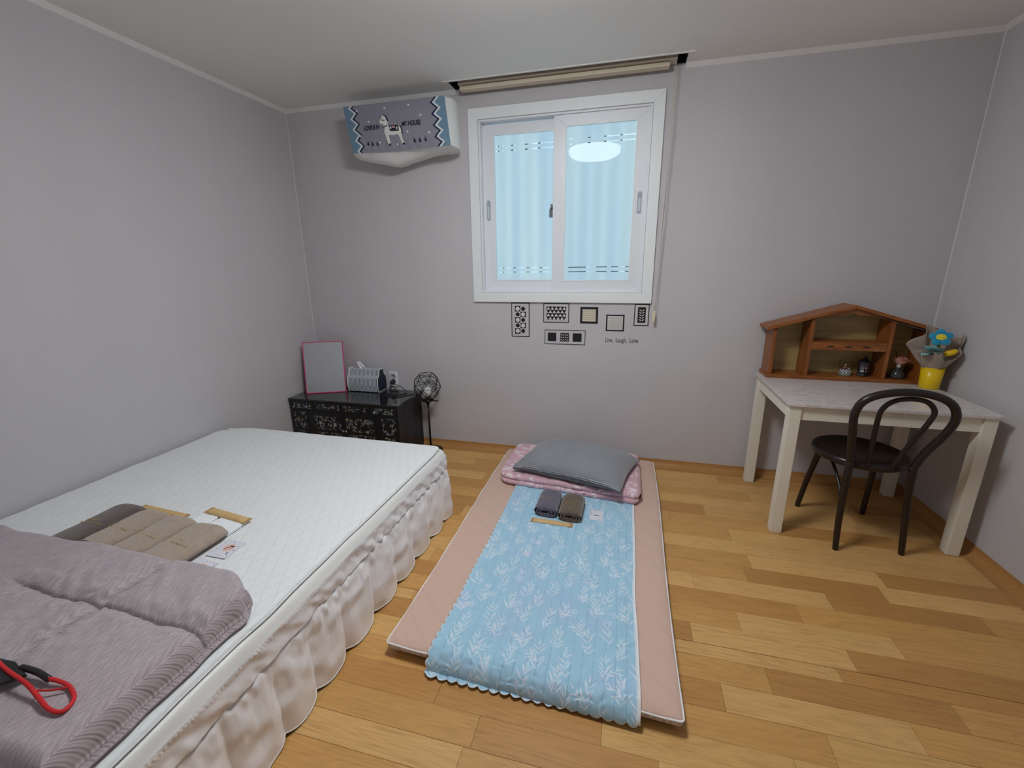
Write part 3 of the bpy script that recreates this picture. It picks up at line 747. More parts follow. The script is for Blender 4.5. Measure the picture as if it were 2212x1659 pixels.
# wall outlet, plug and cord
M_WPL = pm('white plastic', (.78, .79, .80, 1), .35)
t = thing('wall_outlet', 'white double wall socket above the black chest', 'outlet', (.662, 0, .513))
part('cover_plate', MB().box((.625, -.010, .455), (.700, -.0005, .572)), M_WPL, t, bevel=.003)
for zc in (.534, .494):
    mb = MB().lathe([(.021, 0), (.0215, .002), (.019, .002), (.0185, -.004), (.002, -.004)], (.661, -.0105, zc), 24, rot=Matrix.Rotation(PI / 2, 3, 'X'))
    s_ = part('socket', mb, pm('socket cup', srgb(168, 172, 174), .4), t, True)
M_CRD = pm('black cable', (.012, .012, .013, 1), .45)
t = thing('power_cord', 'black plug and looping cord on the chest beside the socket', 'cable', (.66, -.03, .47))
part('plug', MB().tube([(.661, -.0125, .494), (.661, -.030, .494), (.664, -.040, .490), (.668, -.046, .486)], [.0165, .0165, .012, .006], 14), M_CRD, t, True)
cp = [(.668, -.046, .486), (.70, -.06, .488), (.76, -.07, .472), (.80, -.075, .440), (.805, -.10, .4355), (.765, -.165, .4352), (.70, -.19, .4352), (.672, -.17, .437), (.72, -.12, .440), (.752, -.10, .4370), (.70, -.06, .452), (.662, -.045, .468), (.655, -.05, .452), (.668, -.09, .4358), (.69, -.13, .4353), (.685, -.175, .4353), (.70, -.22, .4353), (.80, -.19, .4353), (.880, -.10, .4355)]
part('cable', MB().tube(catmull(cp, 6), .0026, 7), M_CRD, t, True)

# floor lamp with wire cage
M_IRON = pm('black iron', (.012, .012, .013, 1), .4, metal=.3)
lx, ly = .992, -.115
t = thing('floor_lamp', 'black floor lamp with geometric wire cage beside the chest', 'lamp', (lx, ly, 0))
part('base', MB().lathe([(.088, 0), (.090, .006), (.08, .012), (.012, .018), (.01, .03)], (lx, ly, 0), 32), M_IRON, t, True)
part('pole', MB().tube([(lx, ly, .02), (lx, ly, .372)], .0075, 12), M_IRON, t, True)
part('shutter_plate', MB().lathe([(.006, -.026), (.017, -.022), (.019, -.004), (.045, -.002), (.047, .003), (.02, .004), (.016, .03), (.004, .03)], (lx, ly, .398), 24), M_IRON, t, True)
part('lamp_cable', MB().tube(catmull([(.892, -.096, .4365), (.904, -.090, .430), (.9105, -.088, .36), (.912, -.088, .12), (.925, -.09, .014), (.955, -.10, .012)], 6), .0026, 7), M_CRD, t, True)
part('lever', MB().box((lx + .03, ly - .006, .394), (lx + .083, ly + .006, .400)), M_IRON, t, bevel=.002)
part('bulb', MB().lathe([(.012, 0), (.016, .012), (.026, .026), (.029, .042), (.026, .058), (.015, .070), (.002, .074)], (lx, ly, .426), 24), pm('opal bulb', (.80, .80, .80, 1), .35), t, True)
rg = [(.050, .098), (.086, .056), (.099, -.002), (.080, -.056), (.036, -.098)]; mb = MB(); NS = 7
def cgp(i, k): a = 2 * PI * (k + (.5 if i % 2 else 0)) / NS + .4; return (lx + rg[i][0] * math.cos(a), ly + rg[i][0] * math.sin(a), .500 + rg[i][1])
for i in range(5):
    for k in range(NS):
        mb.tube([cgp(i, k), cgp(i, k + 1)], .0019, 5)
        if i < 4:
            mb.tube([cgp(i, k), cgp(i + 1, k)], .0019, 5); mb.tube([cgp(i, k), cgp(i + 1, k - 1 if i % 2 == 0 else k + 1)], .0019, 5)
part('wire_cage', mb, M_IRON, t, True)

# ------------------------------------------------------------------ bed
def m_quilt(name, c, pitch=.034, ang=60, str_=.35, dist=.004, slant=.5, single=False):
    t = NT(name); s = t.n('ShaderNodeSeparateXYZ'); t.l(t.coords(), s.inputs[0])
    hs = []
    for sg in ((1, 1) if single else (1, -1)):
        u = t.math('ADD', t.math('MULTIPLY', s.outputs[0], 1 / pitch), t.math('MULTIPLY', s.outputs[1], sg * slant / pitch))
        f = t.math('ABSOLUTE', t.math('SUBTRACT', t.math('FRACT', u), .5)); hs.append(t.math('POWER', t.math('MULTIPLY', f, 2.), 6.))
    g = t.math('SUBTRACT', 1, t.math('MAXIMUM', hs[0], hs[1]))
    nz = t.noise(t.coords(), 26, 3)
    h = t.math('ADD', g, t.math('MULTIPLY', nz, .7)); t.bump(h, str_, dist)
    t.base(t.mix(t.math('MULTIPLY', g, .999), tuple(x * .955 for x in c[:3]) + (1,), c)); t.set(Roughness=.85); t.b.inputs['Sheen Weight'].default_value = .25
    t.b.inputs['Specular IOR Level'].default_value = .2
    return t.m
BY0, BY1 = -2.84, -.885
def bx(y): return 1.430 - .004 * (-.88 - y)
bed = thing('bed', 'low double bed with white quilted pad and pink-white ruffled skirt', 'bed', (.75, -1.85, 0))
def padedge(X, Y, p):
    k = (X - .02) / 1.43; X2 = .02 + k * (bx(Y) + .004 * vn(Y, Y * 0, .12, 5) - .02); Y2 = Y - .10 * np.clip((.20 - X) / .18, 0, 1) ** 2 * sstep(BY1 - .5, BY1, Y); return X2, Y2
M_PAD = m_quilt('quilted white cotton', (.80, .815, .82, 1), pitch=.046, slant=.50, str_=.26)
me = puff('mattress_pad', .02, 1.45, BY0, BY1, .382, .405, .016, .030, M_PAD, 150, 190, top=lambda X, Y, p: p * (.0022 * fbm(X, Y, .16, 1) + .0012 * vn(X, Y, .05, 3)), edge=padedge, zmid=.35)
link('mattress_pad', me, bed)
# satin border of the pad, running round three sides; path param
def bedpath(off, n, z=None, ya=-.880, corner=.035):
    """list of (x,y,nx,ny,s) along far side then right side, offset outwards"""
    P = []; c = corner
    x_r = lambda y: 1.450 - .006 * (-.88 - y)
    xs_ = np.linspace(.02, 1.452 - c, int(n * .4)); 
    for x in xs_: P.append((x, ya, 0, 1))
    for a in np.linspace(0, PI / 2, 14)[1:-1]: P.append((1.452 - c + c * math.sin(a), ya - c + c * math.cos(a), math.sin(a), math.cos(a)))
    for y in np.linspace(ya - c, BY0, int(n * .6)): P.append((x_r(y), y, 1, 0))
    A = np.array(P); s_ = np.concatenate([[0], np.cumsum(np.hypot(np.diff(A[:, 0]), np.diff(A[:, 1])))])
    return A, s_
A, Sx = bedpath(0, 1500)
M_SAT = pm('cream satin', (.76, .75, .72, 1), .42, sheen=.3)
M_SKT = pm('pale pink satin', (.91, .885, .89, 1), .36, spec=.7, sheen=.3, bscale=240, bstr=.15)
def ribbon(name, zs, offs, mat_, parent, disp=None):
    Z = np.array(zs)[:, None] + 0 * Sx[None, :]; O = np.array(offs)[:, None] + 0 * Sx[None, :]
    if disp is not None: O, Z = disp(O, Z, np.arange(len(zs))[:, None] / (len(zs) - 1), Sx[None, :])
    X = A[None, :, 0] + A[None, :, 2] * O; Y = A[None, :, 1] + A[None, :, 3] * O
    return link(name, gridmesh(name, X, Y, Z, mat_), parent)
k = np.linspace(0, 1, 10)
part('pad_gap_shade', MB().tube([(bx(y) + .0035 + .004 * float(vn(np.array(y), np.array(0.), .12, 5)), y, .3925) for y in np.linspace(BY0, -.92, 160)], .0014, 5), pm('grey gap shade', srgb(120, 116, 112), .8), bed, True)  # grey tube stands in for the shadow gap under the pad edge
ribbon('pad_border', .3915 - .004 * k - .030 * k ** 3, -.036 + .048 * k ** .8, M_SAT, bed,
       lambda O, Z, v, s: (O + .002 * vn(s, v, .10, 2) * v, Z + .003 * np.sin(v * PI * 1.6 + vn(s, v, .3, 5)) * v + .0015 * vn(s, v * 0, .22, 9)))
part('mattress', MB().box((.03, BY0 + .02, .10), (1.385, -.905, .372)), M_SAT, bed, bevel=.02)
part('bed_base', MB().box((.05, BY0 + .05, .0), (1.37, -.93, .10)), M_DARK, bed)
# elastic gathered band
k = np.linspace(0, 1, 26)
ribbon('skirt_band', .360 - .075 * k, .013 + 0 * k, M_SKT, bed,
       lambda O, Z, v, s: (O + .0022 * np.abs(np.sin(s * PI / .011 + 2 * vn(s, v, .03, 1))) * np.exp(-((v - .12) / .12) ** 2) + .006 * vn(s + .03 * v, v * .05, .028, 4) * sstep(.2, .8, v) + .004 * vn(s * 1. + v * .08, v * 0, .035, 6) * v * (1 - v) * 4, Z + .003 * vn(s, v * 0, .02, 5) * v))
k = np.linspace(0, 1, 46); FP = .168
def ruffle(O, Z, v, s):
    ph_ = s / FP + .30 * vn(s, v * 0, .35, 3)
    f = ph_ % 1.0; fold = 1 - (np.abs(f * 2 - 1)) ** 2.6                       # rounded bulge, sharp inward cusp
    f2 = (ph_ * 2.0 + .3 * vn(s, v * 0, .2, 9)) % 1.0; fold2 = 1 - np.abs(f2 * 2 - 1)
    pinch = np.exp(-(v / .04) ** 2)
    fine = vn(s, v * .15, .018, 7) * np.exp(-v * 4) * .007 + vn(s + v * .02, v * .25, .045, 8) * .008 * sstep(.03, .3, v) * (1 - .45 * v)
    O2 = .010 + .022 * v ** .7 * fold + .008 * fold2 * v * (1 - v) * 2 - .005 * pinch + fine
    Z2 = .285 - .282 * v + .003 * pinch * vn(s, v * 0, .012, 2) + (.012 * (1 - fold)) * v ** 3
    return O2, np.maximum(Z2, .003)
ribbon('skirt_ruffle', 0 * k, 0 * k, M_SKT, bed, ruffle)
vh = np.ones(1)
O_h, Z_h = ruffle(None, None, np.array([[1.0]]), Sx[None, :]); idx = range(0, len(Sx), 3)
mb = MB().tube([(A[i, 0] + A[i, 2] * O_h[0, i], A[i, 1] + A[i, 3] * O_h[0, i], Z_h[0, i] + .002) for i in idx], .0022, 5); part('skirt_hem', mb, M_SAT, bed, True)

# ------------------------------------------------------------------ comforter
def m_herring():
    t = NT('mauve herringbone cotton'); s = t.n('ShaderNodeSeparateXYZ'); t.l(t.coords(), s.inputs[0])
    Wd = .046
    u = t.math('DIVIDE', s.outputs[0], Wd); tri = t.math('ABSOLUTE', t.math('SUBTRACT', t.math('FRACT', u), .5))   # chevron bands run along y
    v = t.math('ADD', t.math('MULTIPLY', s.outputs[1], 1.0), t.math('MULTIPLY', tri, Wd * 2.2))
    st = t.noise(t.coords((1, 1, 1)), 30, 2)
    w_ = t.math('SINE', t.math('MULTIPLY', v, 2 * PI / .0085)); w_ = t.math('MULTIPLY_ADD', w_, .5, .5)
    w2 = t.math('SINE', t.math('MULTIPLY', v, 2 * PI / .027)); w_ = t.math('MULTIPLY', w_, t.math('MULTIPLY_ADD', w2, .3, .7))
    w_ = t.math('MULTIPLY', w_, t.math('MULTIPLY_ADD', st, .9, .35))
    ln = t.ramp(tri, [(.0, 1.), (.012, 1.), (.022, 0.)]); ln2 = t.ramp(tri, [(.478, 0.), (.488, 1.)])
    c = t.mix(w_, srgb(186, 173, 176), srgb(120, 110, 118)); c = t.mix(t.math('MULTIPLY', t.math('MAXIMUM', ln, ln2), .45), c, srgb(204, 192, 190))
    at_ = t.n('ShaderNodeAttribute', attribute_name='print'); c = t.mix(1., c, at_.outputs['Color'], 'MULTIPLY')
    t.base(c); t.set(Roughness=.75); t.b.inputs['Sheen Weight'].default_value = .3; t.b.inputs['Specular IOR Level'].default_value = .25
    t.bump(t.noise(t.coords(), 120, 3), .25, .002); return t.m
CX0, CX1, CY0, CY1 = .02, 1.405, -2.585, -2.043
def groove(d, w_): return np.exp(-(d / w_) ** 2)
def ctop(X, Y, p):
    sx = X - (1.035 + .006 * vn(Y, Y * 0, .1, 1)); sy = Y + 2.245 + .02 * np.clip(X - 1.05, 0, 1) * 8 * np.clip(X - 1.05, 0, 1) + .008 * vn(X, X * 0, .1, 2)
    g = (.016 * groove(sx, .022) + .010 * groove(sx, .005)) * sstep(-2.585, -2.5, Y) + (.016 * groove(sy, .022) + .010 * groove(sy, .005)) * sstep(.62, .78, X)
    pk = .006 * np.sin(Y / .012 + 3 * vn(Y, X, .03, 4)) * groove(sx, .05) + .006 * np.sin(X / .012 + 3 * vn(Y, X, .03, 4)) * groove(sy, .05) * sstep(.6, .7, X)
    rx = X * .8 + Y * .6; ry = -X * .6 + Y * .8
    wr_ = .009 * fbm(X, Y, .22, 5, 3) + .010 * fbm(rx, ry * .30, .055, 6, 3) * sstep(-.5, .4, fbm(X, Y, .3, 21, 2)) + .002 * fbm(X, Y, .03, 12, 2)
    puffy = .010 * (1 - groove(sx, .13)) * (1 - groove(sy, .13))
    slope = -.012 * sstep(1.2, .2, X) 
    return p * (-g + pk * .55 + wr_ + puffy + slope)
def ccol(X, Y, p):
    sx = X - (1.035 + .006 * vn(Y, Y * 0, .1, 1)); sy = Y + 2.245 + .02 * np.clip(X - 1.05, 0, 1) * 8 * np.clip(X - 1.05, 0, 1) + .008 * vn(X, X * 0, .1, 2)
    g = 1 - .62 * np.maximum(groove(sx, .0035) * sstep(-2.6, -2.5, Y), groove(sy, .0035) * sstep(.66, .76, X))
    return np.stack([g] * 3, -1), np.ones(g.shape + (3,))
def cedge(X, Y, p):
    k = sstep(1.26, 1.40, X) * sstep(-2.16, -2.06, Y)            # chamfered far right corner
    Y = Y - .062 * k; X = X - .010 * k
    X = X + (.004 * vn(Y, Y * 0, .05, 3)) * sstep(1.3, 1.4, X); Y = Y + .006 * vn(X, X * 0, .09, 3) * sstep(-2.2, -2.06, Y)
    return X, Y
t = thing('comforter', 'folded mauve herringbone comforter on the near end of the bed', 'comforter', (.7, -2.32, .405))
M_HER = m_herring()
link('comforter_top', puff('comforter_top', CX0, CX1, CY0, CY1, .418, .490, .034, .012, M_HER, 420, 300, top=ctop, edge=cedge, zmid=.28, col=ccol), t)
def cbot(X, Y, p): return p * .004 * fbm(X, Y, .06, 3)
link('comforter_lower_fold', puff('comforter_lower_fold', CX0, CX1 + .004, CY0 + .004, CY1 - .002, .4075, .440, .018, .03, M_HER, 130, 80, top=cbot, edge=cedge, zmid=.45, col=lambda X, Y, p: (np.ones(X.shape + (3,)), np.ones(X.shape + (3,)))), t)

# red strap on the comforter
M_RED = pm('red cord', srgb(204, 36, 40), .6, bscale=900, bstr=.5)
def onz(x, y, dz=.0): return (x, y, .507 + dz)
t = thing('strap', 'red looped cord strap with black end on the mauve comforter', 'strap', (1.2, -2.47, .505))
loop = [(1.045, -2.452, .512), (1.115, -2.467, .516), (1.20, -2.480, .518), (1.255, -2.492, .512), (1.300, -2.502, .508), (1.330, -2.498, .506), (1.322, -2.474, .506), (1.285, -2.458, .508), (1.255, -2.456, .512), (1.225, -2.458, .514)]
part('red_cord', MB().tube(catmull(loop, 8), .0042, 8), M_RED, t, True)
part('thin_cord', MB().tube(catmull([(1.235, -2.483, .514), (1.262, -2.474, .512), (1.285, -2.462, .512)], 6), .002, 6), M_RED, t, True)
part('black_sleeve', MB().tube(catmull([(1.13, -2.452, .512), (1.18, -2.453, .514), (1.228, -2.459, .514)], 4), .0062, 10), M_CRD, t, True)
mb = MB().prism([(1.02, -2.450, .506), (1.10, -2.446, .506), (1.165, -2.462, .506), (1.13, -2.500, .506), (1.03, -2.515, .506)], (0, 0, .008)); part('black_tab', mb, M_CRD, t, bevel=.002)

# ------------------------------------------------------------------ towels
def terry(name, c):
    t = NT(name); n1 = t.noise(t.coords(), 420, 2); n2 = t.noise(t.coords(), 60, 3)
    f = t.math('MULTIPLY_ADD', t.math('ADD', n1, n2), .35, .66)
    m = t.n('ShaderNodeVectorMath', operation='SCALE'); m.inputs[0].default_value = c[:3]; t.l(f, m.inputs['Scale']); t.base(m.outputs[0])
    t.set(Roughness=.95); t.b.inputs['Sheen Weight'].default_value = .5; t.b.inputs['Specular IOR Level'].default_value = .1
    t.bump(n1, .9, .003); return t.m
M_TBR, M_TBE, M_TNV, M_TB2 = terry('dark brown terry', srgb(92, 80, 74)), terry('beige terry', srgb(172, 154, 138)), terry('slate blue terry', srgb(94, 90, 108)), terry('olive brown terry', srgb(98, 82, 66))
M_GOLD = pm('gold thread', srgb(200, 165, 92), .5)
def rolled(name, label, cat, group, loc, rz, L, Wd, Hh, mat_, inner=True, seed=1, text=True, flat=.45, spine=None):
    """towel folded into a flat roll; its axis runs along local y"""
    t = thing(name, label, cat, loc, rz, group)
    nu, nv = 56, 36
    a = np.linspace(0, 2 * PI, nu, endpoint=False); y = np.linspace(-L / 2, L / 2, nv); Aa, Yy = np.meshgrid(a, y)
    e = .80
    cx_ = np.sign(np.cos(Aa)) * np.abs(np.cos(Aa)) ** e; sz_ = np.sign(np.sin(Aa)) * np.abs(np.sin(Aa)) ** .9
    far = np.clip((Yy - (L / 2 - .045)) / .045, 0, 1); near = np.clip((-Yy - (L / 2 - .02)) / .02, 0, 1)
    rf = np.sqrt(np.clip(1 - far ** 2 * .96, 0, 1))
    w2 = Wd / 2 * (1 - .30 * (1 - rf)); hh = Hh / 2 * (.35 + .65 * rf) * (1 - .10 * near)
    X = cx_ * w2 + .002 * vn(Aa, Yy, .5, seed); Z = Hh / 2 * (.35 + .65 * rf) + sz_ * hh * np.where(sz_ > 0, 1, 1) + .002 * vn(Aa * .05, Yy, .03, seed) * (sz_ > 0)
    Z = np.maximum(Z, .0006)
    Yo = Yy + .004 * vn(Aa, Yy * 0, .6, seed + 2)
    X = np.concatenate([X, X[-1:] * 0]); Yo = np.concatenate([Yo, Yo[-1:] * 0 + L / 2 + .001]); Z = np.concatenate([Z, Z[-1:] * 0 + Hh * .25])
    o = link('towel_roll', gridmesh('towel_roll', X, Yo, Z, mat_, wrapu=True), t, world=False)
    # folded layers showing at the near end
    P = []
    for k_ in range(70):
        th = 2 * PI * 2.35 * k_ / 69 - 1.9; q = 1 - .30 * (k_ / 69) * 2.2
        P.append((Wd / 2 * q * .93 * np.sign(math.cos(th)) * abs(math.cos(th)) ** e, Hh / 2 + Hh / 2 * q * .88 * np.sign(math.sin(th)) * abs(math.sin(th)) ** .8))
    if inner:
        mb = MB(); th_ = .0042
        for i in range(len(P) - 1):
            (xa, za), (xb, zb) = P[i], P[i+1]; d = Vector((xb - xa, zb - za)).normalized() * th_; nx_, nz_ = -d.y, d.x
            mb.box((0, 0, 0), (0, 0, 0)) if False else mb.prism([(xa - nx_, -L / 2 - .006, za - nz_), (xb - nx_, -L / 2 - .006, zb - nz_), (xb + nx_, -L / 2 - .006, zb + nz_), (xa + nx_, -L / 2 - .006, za + nz_)], (0, .02, 0))
        part('rolled_edge', mb, mat_, t, True, world=False)
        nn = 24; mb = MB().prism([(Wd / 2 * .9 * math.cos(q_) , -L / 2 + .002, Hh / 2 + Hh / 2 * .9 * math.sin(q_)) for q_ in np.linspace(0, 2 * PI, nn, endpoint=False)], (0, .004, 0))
        part('roll_gap_shade', mb, M_DARK, t, world=False)  # black disc stands in for the shade between the rolled layers
    if text:
        mb = MB(); r2 = random.Random(seed * 5); top = lambda x: Hh / 2 + Hh / 2 * (1 - (abs(x) / (Wd / 2)) ** 3) ** .33 * 1.0 + .0006
        for row, yv in enumerate((-.012, -.030)):
            x = -Wd * .36
            while x < Wd * (.10 if row == 0 else .36):
                wl = r2.uniform(.003, .008)
                a_, b_ = r2.uniform(-.003, .003), r2.uniform(-.003, .003)
                mb.tube([(x, yv + a_, top(x)), (x + wl / 2, yv + b_, top(x + wl / 2)), (x + wl, yv - a_, top(x + wl))], .0011, 4)
                x += wl + r2.choice([.001, .001, .005])
        part('embroidered_lettering', mb, M_GOLD, t, True, world=False)
    return t
G1 = 'towels on the bed'
zb = .4060
rolled('towel', 'dark brown rolled towel on the bed, leftmost of the four', 'towel', G1, (.512, -1.913, zb), .03, .250, .138, .050, M_TBR, False, 1)
rolled('towel', 'beige rolled towel beside the dark brown towel on the bed', 'towel', G1, (.652, -1.918, zb), -.04, .230, .126, .056, M_TBE, True, 2)
rolled('towel', 'beige rolled towel between two beige towels on the bed', 'towel', G1, (.794, -1.930, zb), -.04, .240, .126, .056, M_TBE, False, 3)
rolled('towel', 'beige rolled towel with gold lettering, nearest the white packets on the bed', 'towel', G1, (.947, -1.945, zb), -.04, .230, .150, .060, M_TBE, False, 4)
zm = .0700
G2 = 'towels on the floor mattress'
rolled('towel', 'slate blue rolled towel on the blue quilt, left of the brown one', 'towel', G2, (2.016, -.805, zm), -.02, .215, .120, .056, M_TNV, True, 5)
rolled('towel', 'dark olive brown rolled towel on the blue quilt, right of the slate one', 'towel', G2, (2.143, -.822, zm), -.01, .215, .122, .056, M_TB2, True, 6)

# kraft paper packets
M_KR = pm('kraft paper', srgb(205, 172, 120), .7, nscale=300, namt=.06, bscale=60, bstr=.3, bdist=.002)
M_KR2 = pm('kraft paper fold', srgb(176, 142, 92), .7)
def packet(label, loc, rz, L, Wd):
    t = thing('paper_packet', label, 'packet', loc, rz, 'kraft toothbrush packets')
    X, Y = np.meshgrid(np.linspace(-L / 2, L / 2, 40), np.linspace(-Wd / 2, Wd / 2, 12))
    Z = .0006 + .009 * np.sqrt(np.clip(1 - (Y / (Wd / 2)) ** 2, 0, 1)) * np.clip((L / 2 - np.abs(X)) / .018, 0, 1) ** .6 + .0008 * vn(X, Y, .01, 4)
    X2 = np.concatenate([X, X[:, ::-1]], 1); Y2 = np.concatenate([Y, Y[:, ::-1]], 1); Z2 = np.concatenate([Z, 0 * Z], 1)
    link('sleeve', gridmesh('sleeve', X2, Y2, Z2, M_KR, wrapu=True), t, world=False)
    mb = MB()
    for sx in (-1, 1): part('sealed_end', MB().box((sx * L / 2 - .010, -Wd / 2 - .001, .0004), (sx * L / 2 + .010, Wd / 2 + .001, .0026)), M_KR2, t, world=False, bevel=.0008)
    mb.box((L * .30, -Wd * .46, .0072), (L * .31, Wd * .1, .0082)); part('paper_crease', mb, M_KR2, t, world=False)
    return t
packet('kraft paper packet on the blue quilt in front of the rolled towels', (2.055, -.960, zm), -.03, .195, .034)
packet('kraft paper packet lying across the white cloths on the bed', (.905, -1.738, .4170), -.13, .205, .036)
packet('kraft paper packet behind the rolled towels on the bed', (.61, -1.765, .4060), -.06, .235, .036)

# folded white cloths + cards on the bed
def cloth(label, x0, x1, y0, y1, rz, z=.4055, h=.011):
    t = thing('folded_cloth', label, 'cloth', ((x0+x1)/2, (y0+y1)/2, z), rz, 'folded white cloths'); w_, d_ = (x1-x0)/2, (y1-y0)/2
    for k in range(2):
        link('cloth_layer', puff('cloth_layer', -w_, w_, -d_, d_, k * h / 2, (k + 1) * h / 2, .006, .008, pm('white waffle cloth', (.86, .88, .90, 1), .9), 24, 18), t, world=False)
cloth('small folded white cloth by the beige towels, left one', .792, .872, -1.83, -1.745, -.08)
cloth('small folded white cloth under the kraft packet, right one', .884, 1.008, -1.838, -1.745, -.05)
M_CARD = pm('glossy white wrapper', (.74, .74, .82, 1), .25)
M_CRDP = pm('peach print', srgb(226, 186, 172), .5); M_CRDD = pm('dark print', srgb(70, 60, 74), .5); M_CRDG = pm('grey print', srgb(160, 162, 180), .5)
def sachet(name, label, cat, x, y, z, rz, w_, d_, bed_=True):
    t = thing(name, label, cat, (x, y, z), rz)
    part('wrapper', MB().box((-w_/2, -d_/2, 0), (w_/2, d_/2, .0035)), M_CARD, t, world=False, bevel=.0012)
    mb = MB(); zt = .0036
    if bed_:
        mb.lathe([(.020, 0), (.020, .0003), (.001, .0003)], (.006, .006, zt), 20, 0, sy=1.0)
        mb.box((.004, .010, zt + .0003), (.020, .017, zt + .0006), 1); mb.box((-.006, .004, zt + .0003), (.014, .006, zt + .0006), 1); mb.box((-.006, -.004, zt + .0003), (.0, .0, zt + .0006), 1)
        mb.box((.022, -.026, zt), (.026, -.016, zt + .0003), 1)
    else:
        mb.box((-.014, -.008, zt), (.014, -.003, zt + .0003), 1); mb.box((-.005, .002, zt), (.005, .005, zt + .0003), 2)
    r3 = random.Random(int(x * 1000))
    for k_ in range(12):
        s_ = r3.choice([-1, 1]); 
        if k_ % 2: px_, py_ = s_ * w_ * .40, r3.uniform(-.4, .4) * d_
        else: px_, py_ = r3.uniform(-.4, .4) * w_, s_ * d_ * .40
        mb.box((px_ - .0025, py_ - .0015, zt), (px_ + .0025, py_ + .0015, zt + .0003), r3.choice([1, 2, 2, 0]))
    part('printed_motif', mb, [M_CRDP, M_CRDD, M_CRDG], t, world=False)
    return t
sachet('card_packet', 'white printed packet with a peach oval on the bed beside the towels', 'packet', 1.068, -1.898, .4065, -.0, .080, .090)
sachet('card_packet', 'white printed packet half under the mauve comforter', 'packet', 1.060, -2.005, .4062, -.08, .085, .090)
sachet('sachet', 'small white printed sachet on the blue quilt', 'sachet', 2.274, -.838, .0685, -.03, .070, .098, False)

# ------------------------------------------------------------------ floor mattress
def m_matprint():
    t = NT('white floral ticking'); f = t.noise(t.coords(), 45, 4, .6, 1.2)
    t.base(t.mix(t.ramp(f, [(.46, 0.), (.54, 1.)]), srgb(214, 206, 206), srgb(184, 168, 172))); t.set(Roughness=.8); return t.m
M_SAL = m_quilt('salmon quilted cotton', srgb(208, 176, 160), pitch=.120, slant=1.0, str_=.16, dist=.004, single=True)
M_TICK = m_matprint()
t = thing('floor_mattress', 'salmon pink quilted sleeping mat with white piping on the floor', 'mattress', (2.1, -.95, 0))
def medge(X, Y, p):
    k = (X - 2.1) / .5; v = (Y + .95) / .9
    X = X + .010 * v * -k * 0 + .006 * np.sin(v * 3) * k; Y = Y - .022 * np.clip(-v, 0, 1) * (k + .2)
    return X, Y
def mtop(X, Y, p):
    q1 = np.abs(((X + Y) / .125) % 1 - .5); q2 = np.abs(((X - Y) / .125) % 1 - .5)
    return p * (.0025 * fbm(X, Y, .12, 4)) - .0012 * sstep(.42, .5, np.maximum(q1, q2 * sstep(-1.45, -1.7, Y))) * p
link('mat_body', puff('mat_body', 1.598, 2.598, -1.828, -.062, .003, .060, .040, .012, [M_SAL, M_TICK], 170, 260, top=mtop, edge=medge, zmid=.80), t)
# piping along the seam
P = []
def seam_pt(x, y):
    X, Y = medge(np.array([x]), np.array([y]), None); return (float(X[0]), float(Y[0]), .0495 + .0015 * math.sin(x * 31 + y * 23))
hx0, hx1, hy0, hy1, rc = 1.598, 2.598, -1.828, -.062, .012
def arc(cx_, cy_, a0): return [(cx_ + rc * math.cos(a), cy_ + rc * math.sin(a)) for a in np.linspace(a0, a0 + PI / 2, 6)]
loop2 = [(x, hy0) for x in np.linspace(hx0 + rc, hx1 - rc, 40)] + arc(hx1 - rc, hy0 + rc, -PI / 2) + [(hx1, y) for y in np.linspace(hy0 + rc, hy1 - rc, 60)] + arc(hx1 - rc, hy1 - rc, 0) + \
        [(x, hy1) for x in np.linspace(hx1 - rc, hx0 + rc, 40)] + arc(hx0 + rc, hy1 - rc, PI / 2) + [(hx0, y) for y in np.linspace(hy1 - rc, hy0 + rc, 60)] + arc(hx0 + rc, hy0 + rc, PI)
pp = []
for q in loop2:
    v = seam_pt(*q)
    if not pp or (Vector(v) - Vector(pp[-1])).length > .004: pp.append(v)
part('piping', MB().tube(pp, .0034, 6, closed=True), pm('white piping', (.82, .82, .84, 1), .6), t, True)
mb = MB().box((1.578, -.172, .030), (1.602, -.152, .0325)); mb.box((1.583, -.166, .0326), (1.590, -.160, .0329), 1); part('label_tag', mb, [M_WPL, M_CRDD], t)

# ------------------------------------------------------------------ blue quilt on the mat
def leafprint(nu, nv, Xm, Ym, base, fg, specs):
    """Xm,Ym grids in metres; specs: list of (x,y,ang,len) leaves"""
    C = np.zeros(Xm.shape + (3,)); C[:] = base
    x0, y0 = Xm[0, 0], Ym[0, 0]; dx = (Xm[0, -1] - x0) / (nu - 1); dy = (Ym[-1, 0] - y0) / (nv - 1)
    for (x, y, a, L, wd, cc) in specs:
        bx_, by_ = x + L * math.cos(a), y + L * math.sin(a)
        i0, i1 = sorted((int((x - x0) / dx), int((bx_ - x0) / dx))); j0, j1 = sorted((int((y - y0) / dy), int((by_ - y0) / dy)))
        i0, i1, j0, j1 = max(i0 - 3, 0), min(i1 + 4, nu), max(j0 - 3, 0), min(j1 + 4, nv)
        if i0 >= i1 or j0 >= j1: continue
        sx = Xm[j0:j1, i0:i1] - x; sy = Ym[j0:j1, i0:i1] - y
        s = (sx * math.cos(a) + sy * math.sin(a)) / L; d = np.abs(-sx * math.sin(a) + sy * math.cos(a))
        wv = wd * np.sqrt(np.clip(4 * s * (1 - s), 0, 1)) * (1 - .35 * s)
        m = sstep(0, .0012, wv - d)[..., None] * (s > 0)[..., None] * (s < 1)[..., None] * .88
        C[j0:j1, i0:i1] = C[j0:j1, i0:i1] * (1 - m) + np.array(cc) * m
    return C
r4 = random.Random(3)
Lq = 1.300; Wq = .670; NU, NV = 330, 620
QU, QV = np.meshgrid(np.linspace(0, Wq, NU), np.linspace(0, Lq, NV))       # QV: distance from the far edge
specs = []; fgc = lin(224, 232, 240)
row_ = 0; yv = -.02
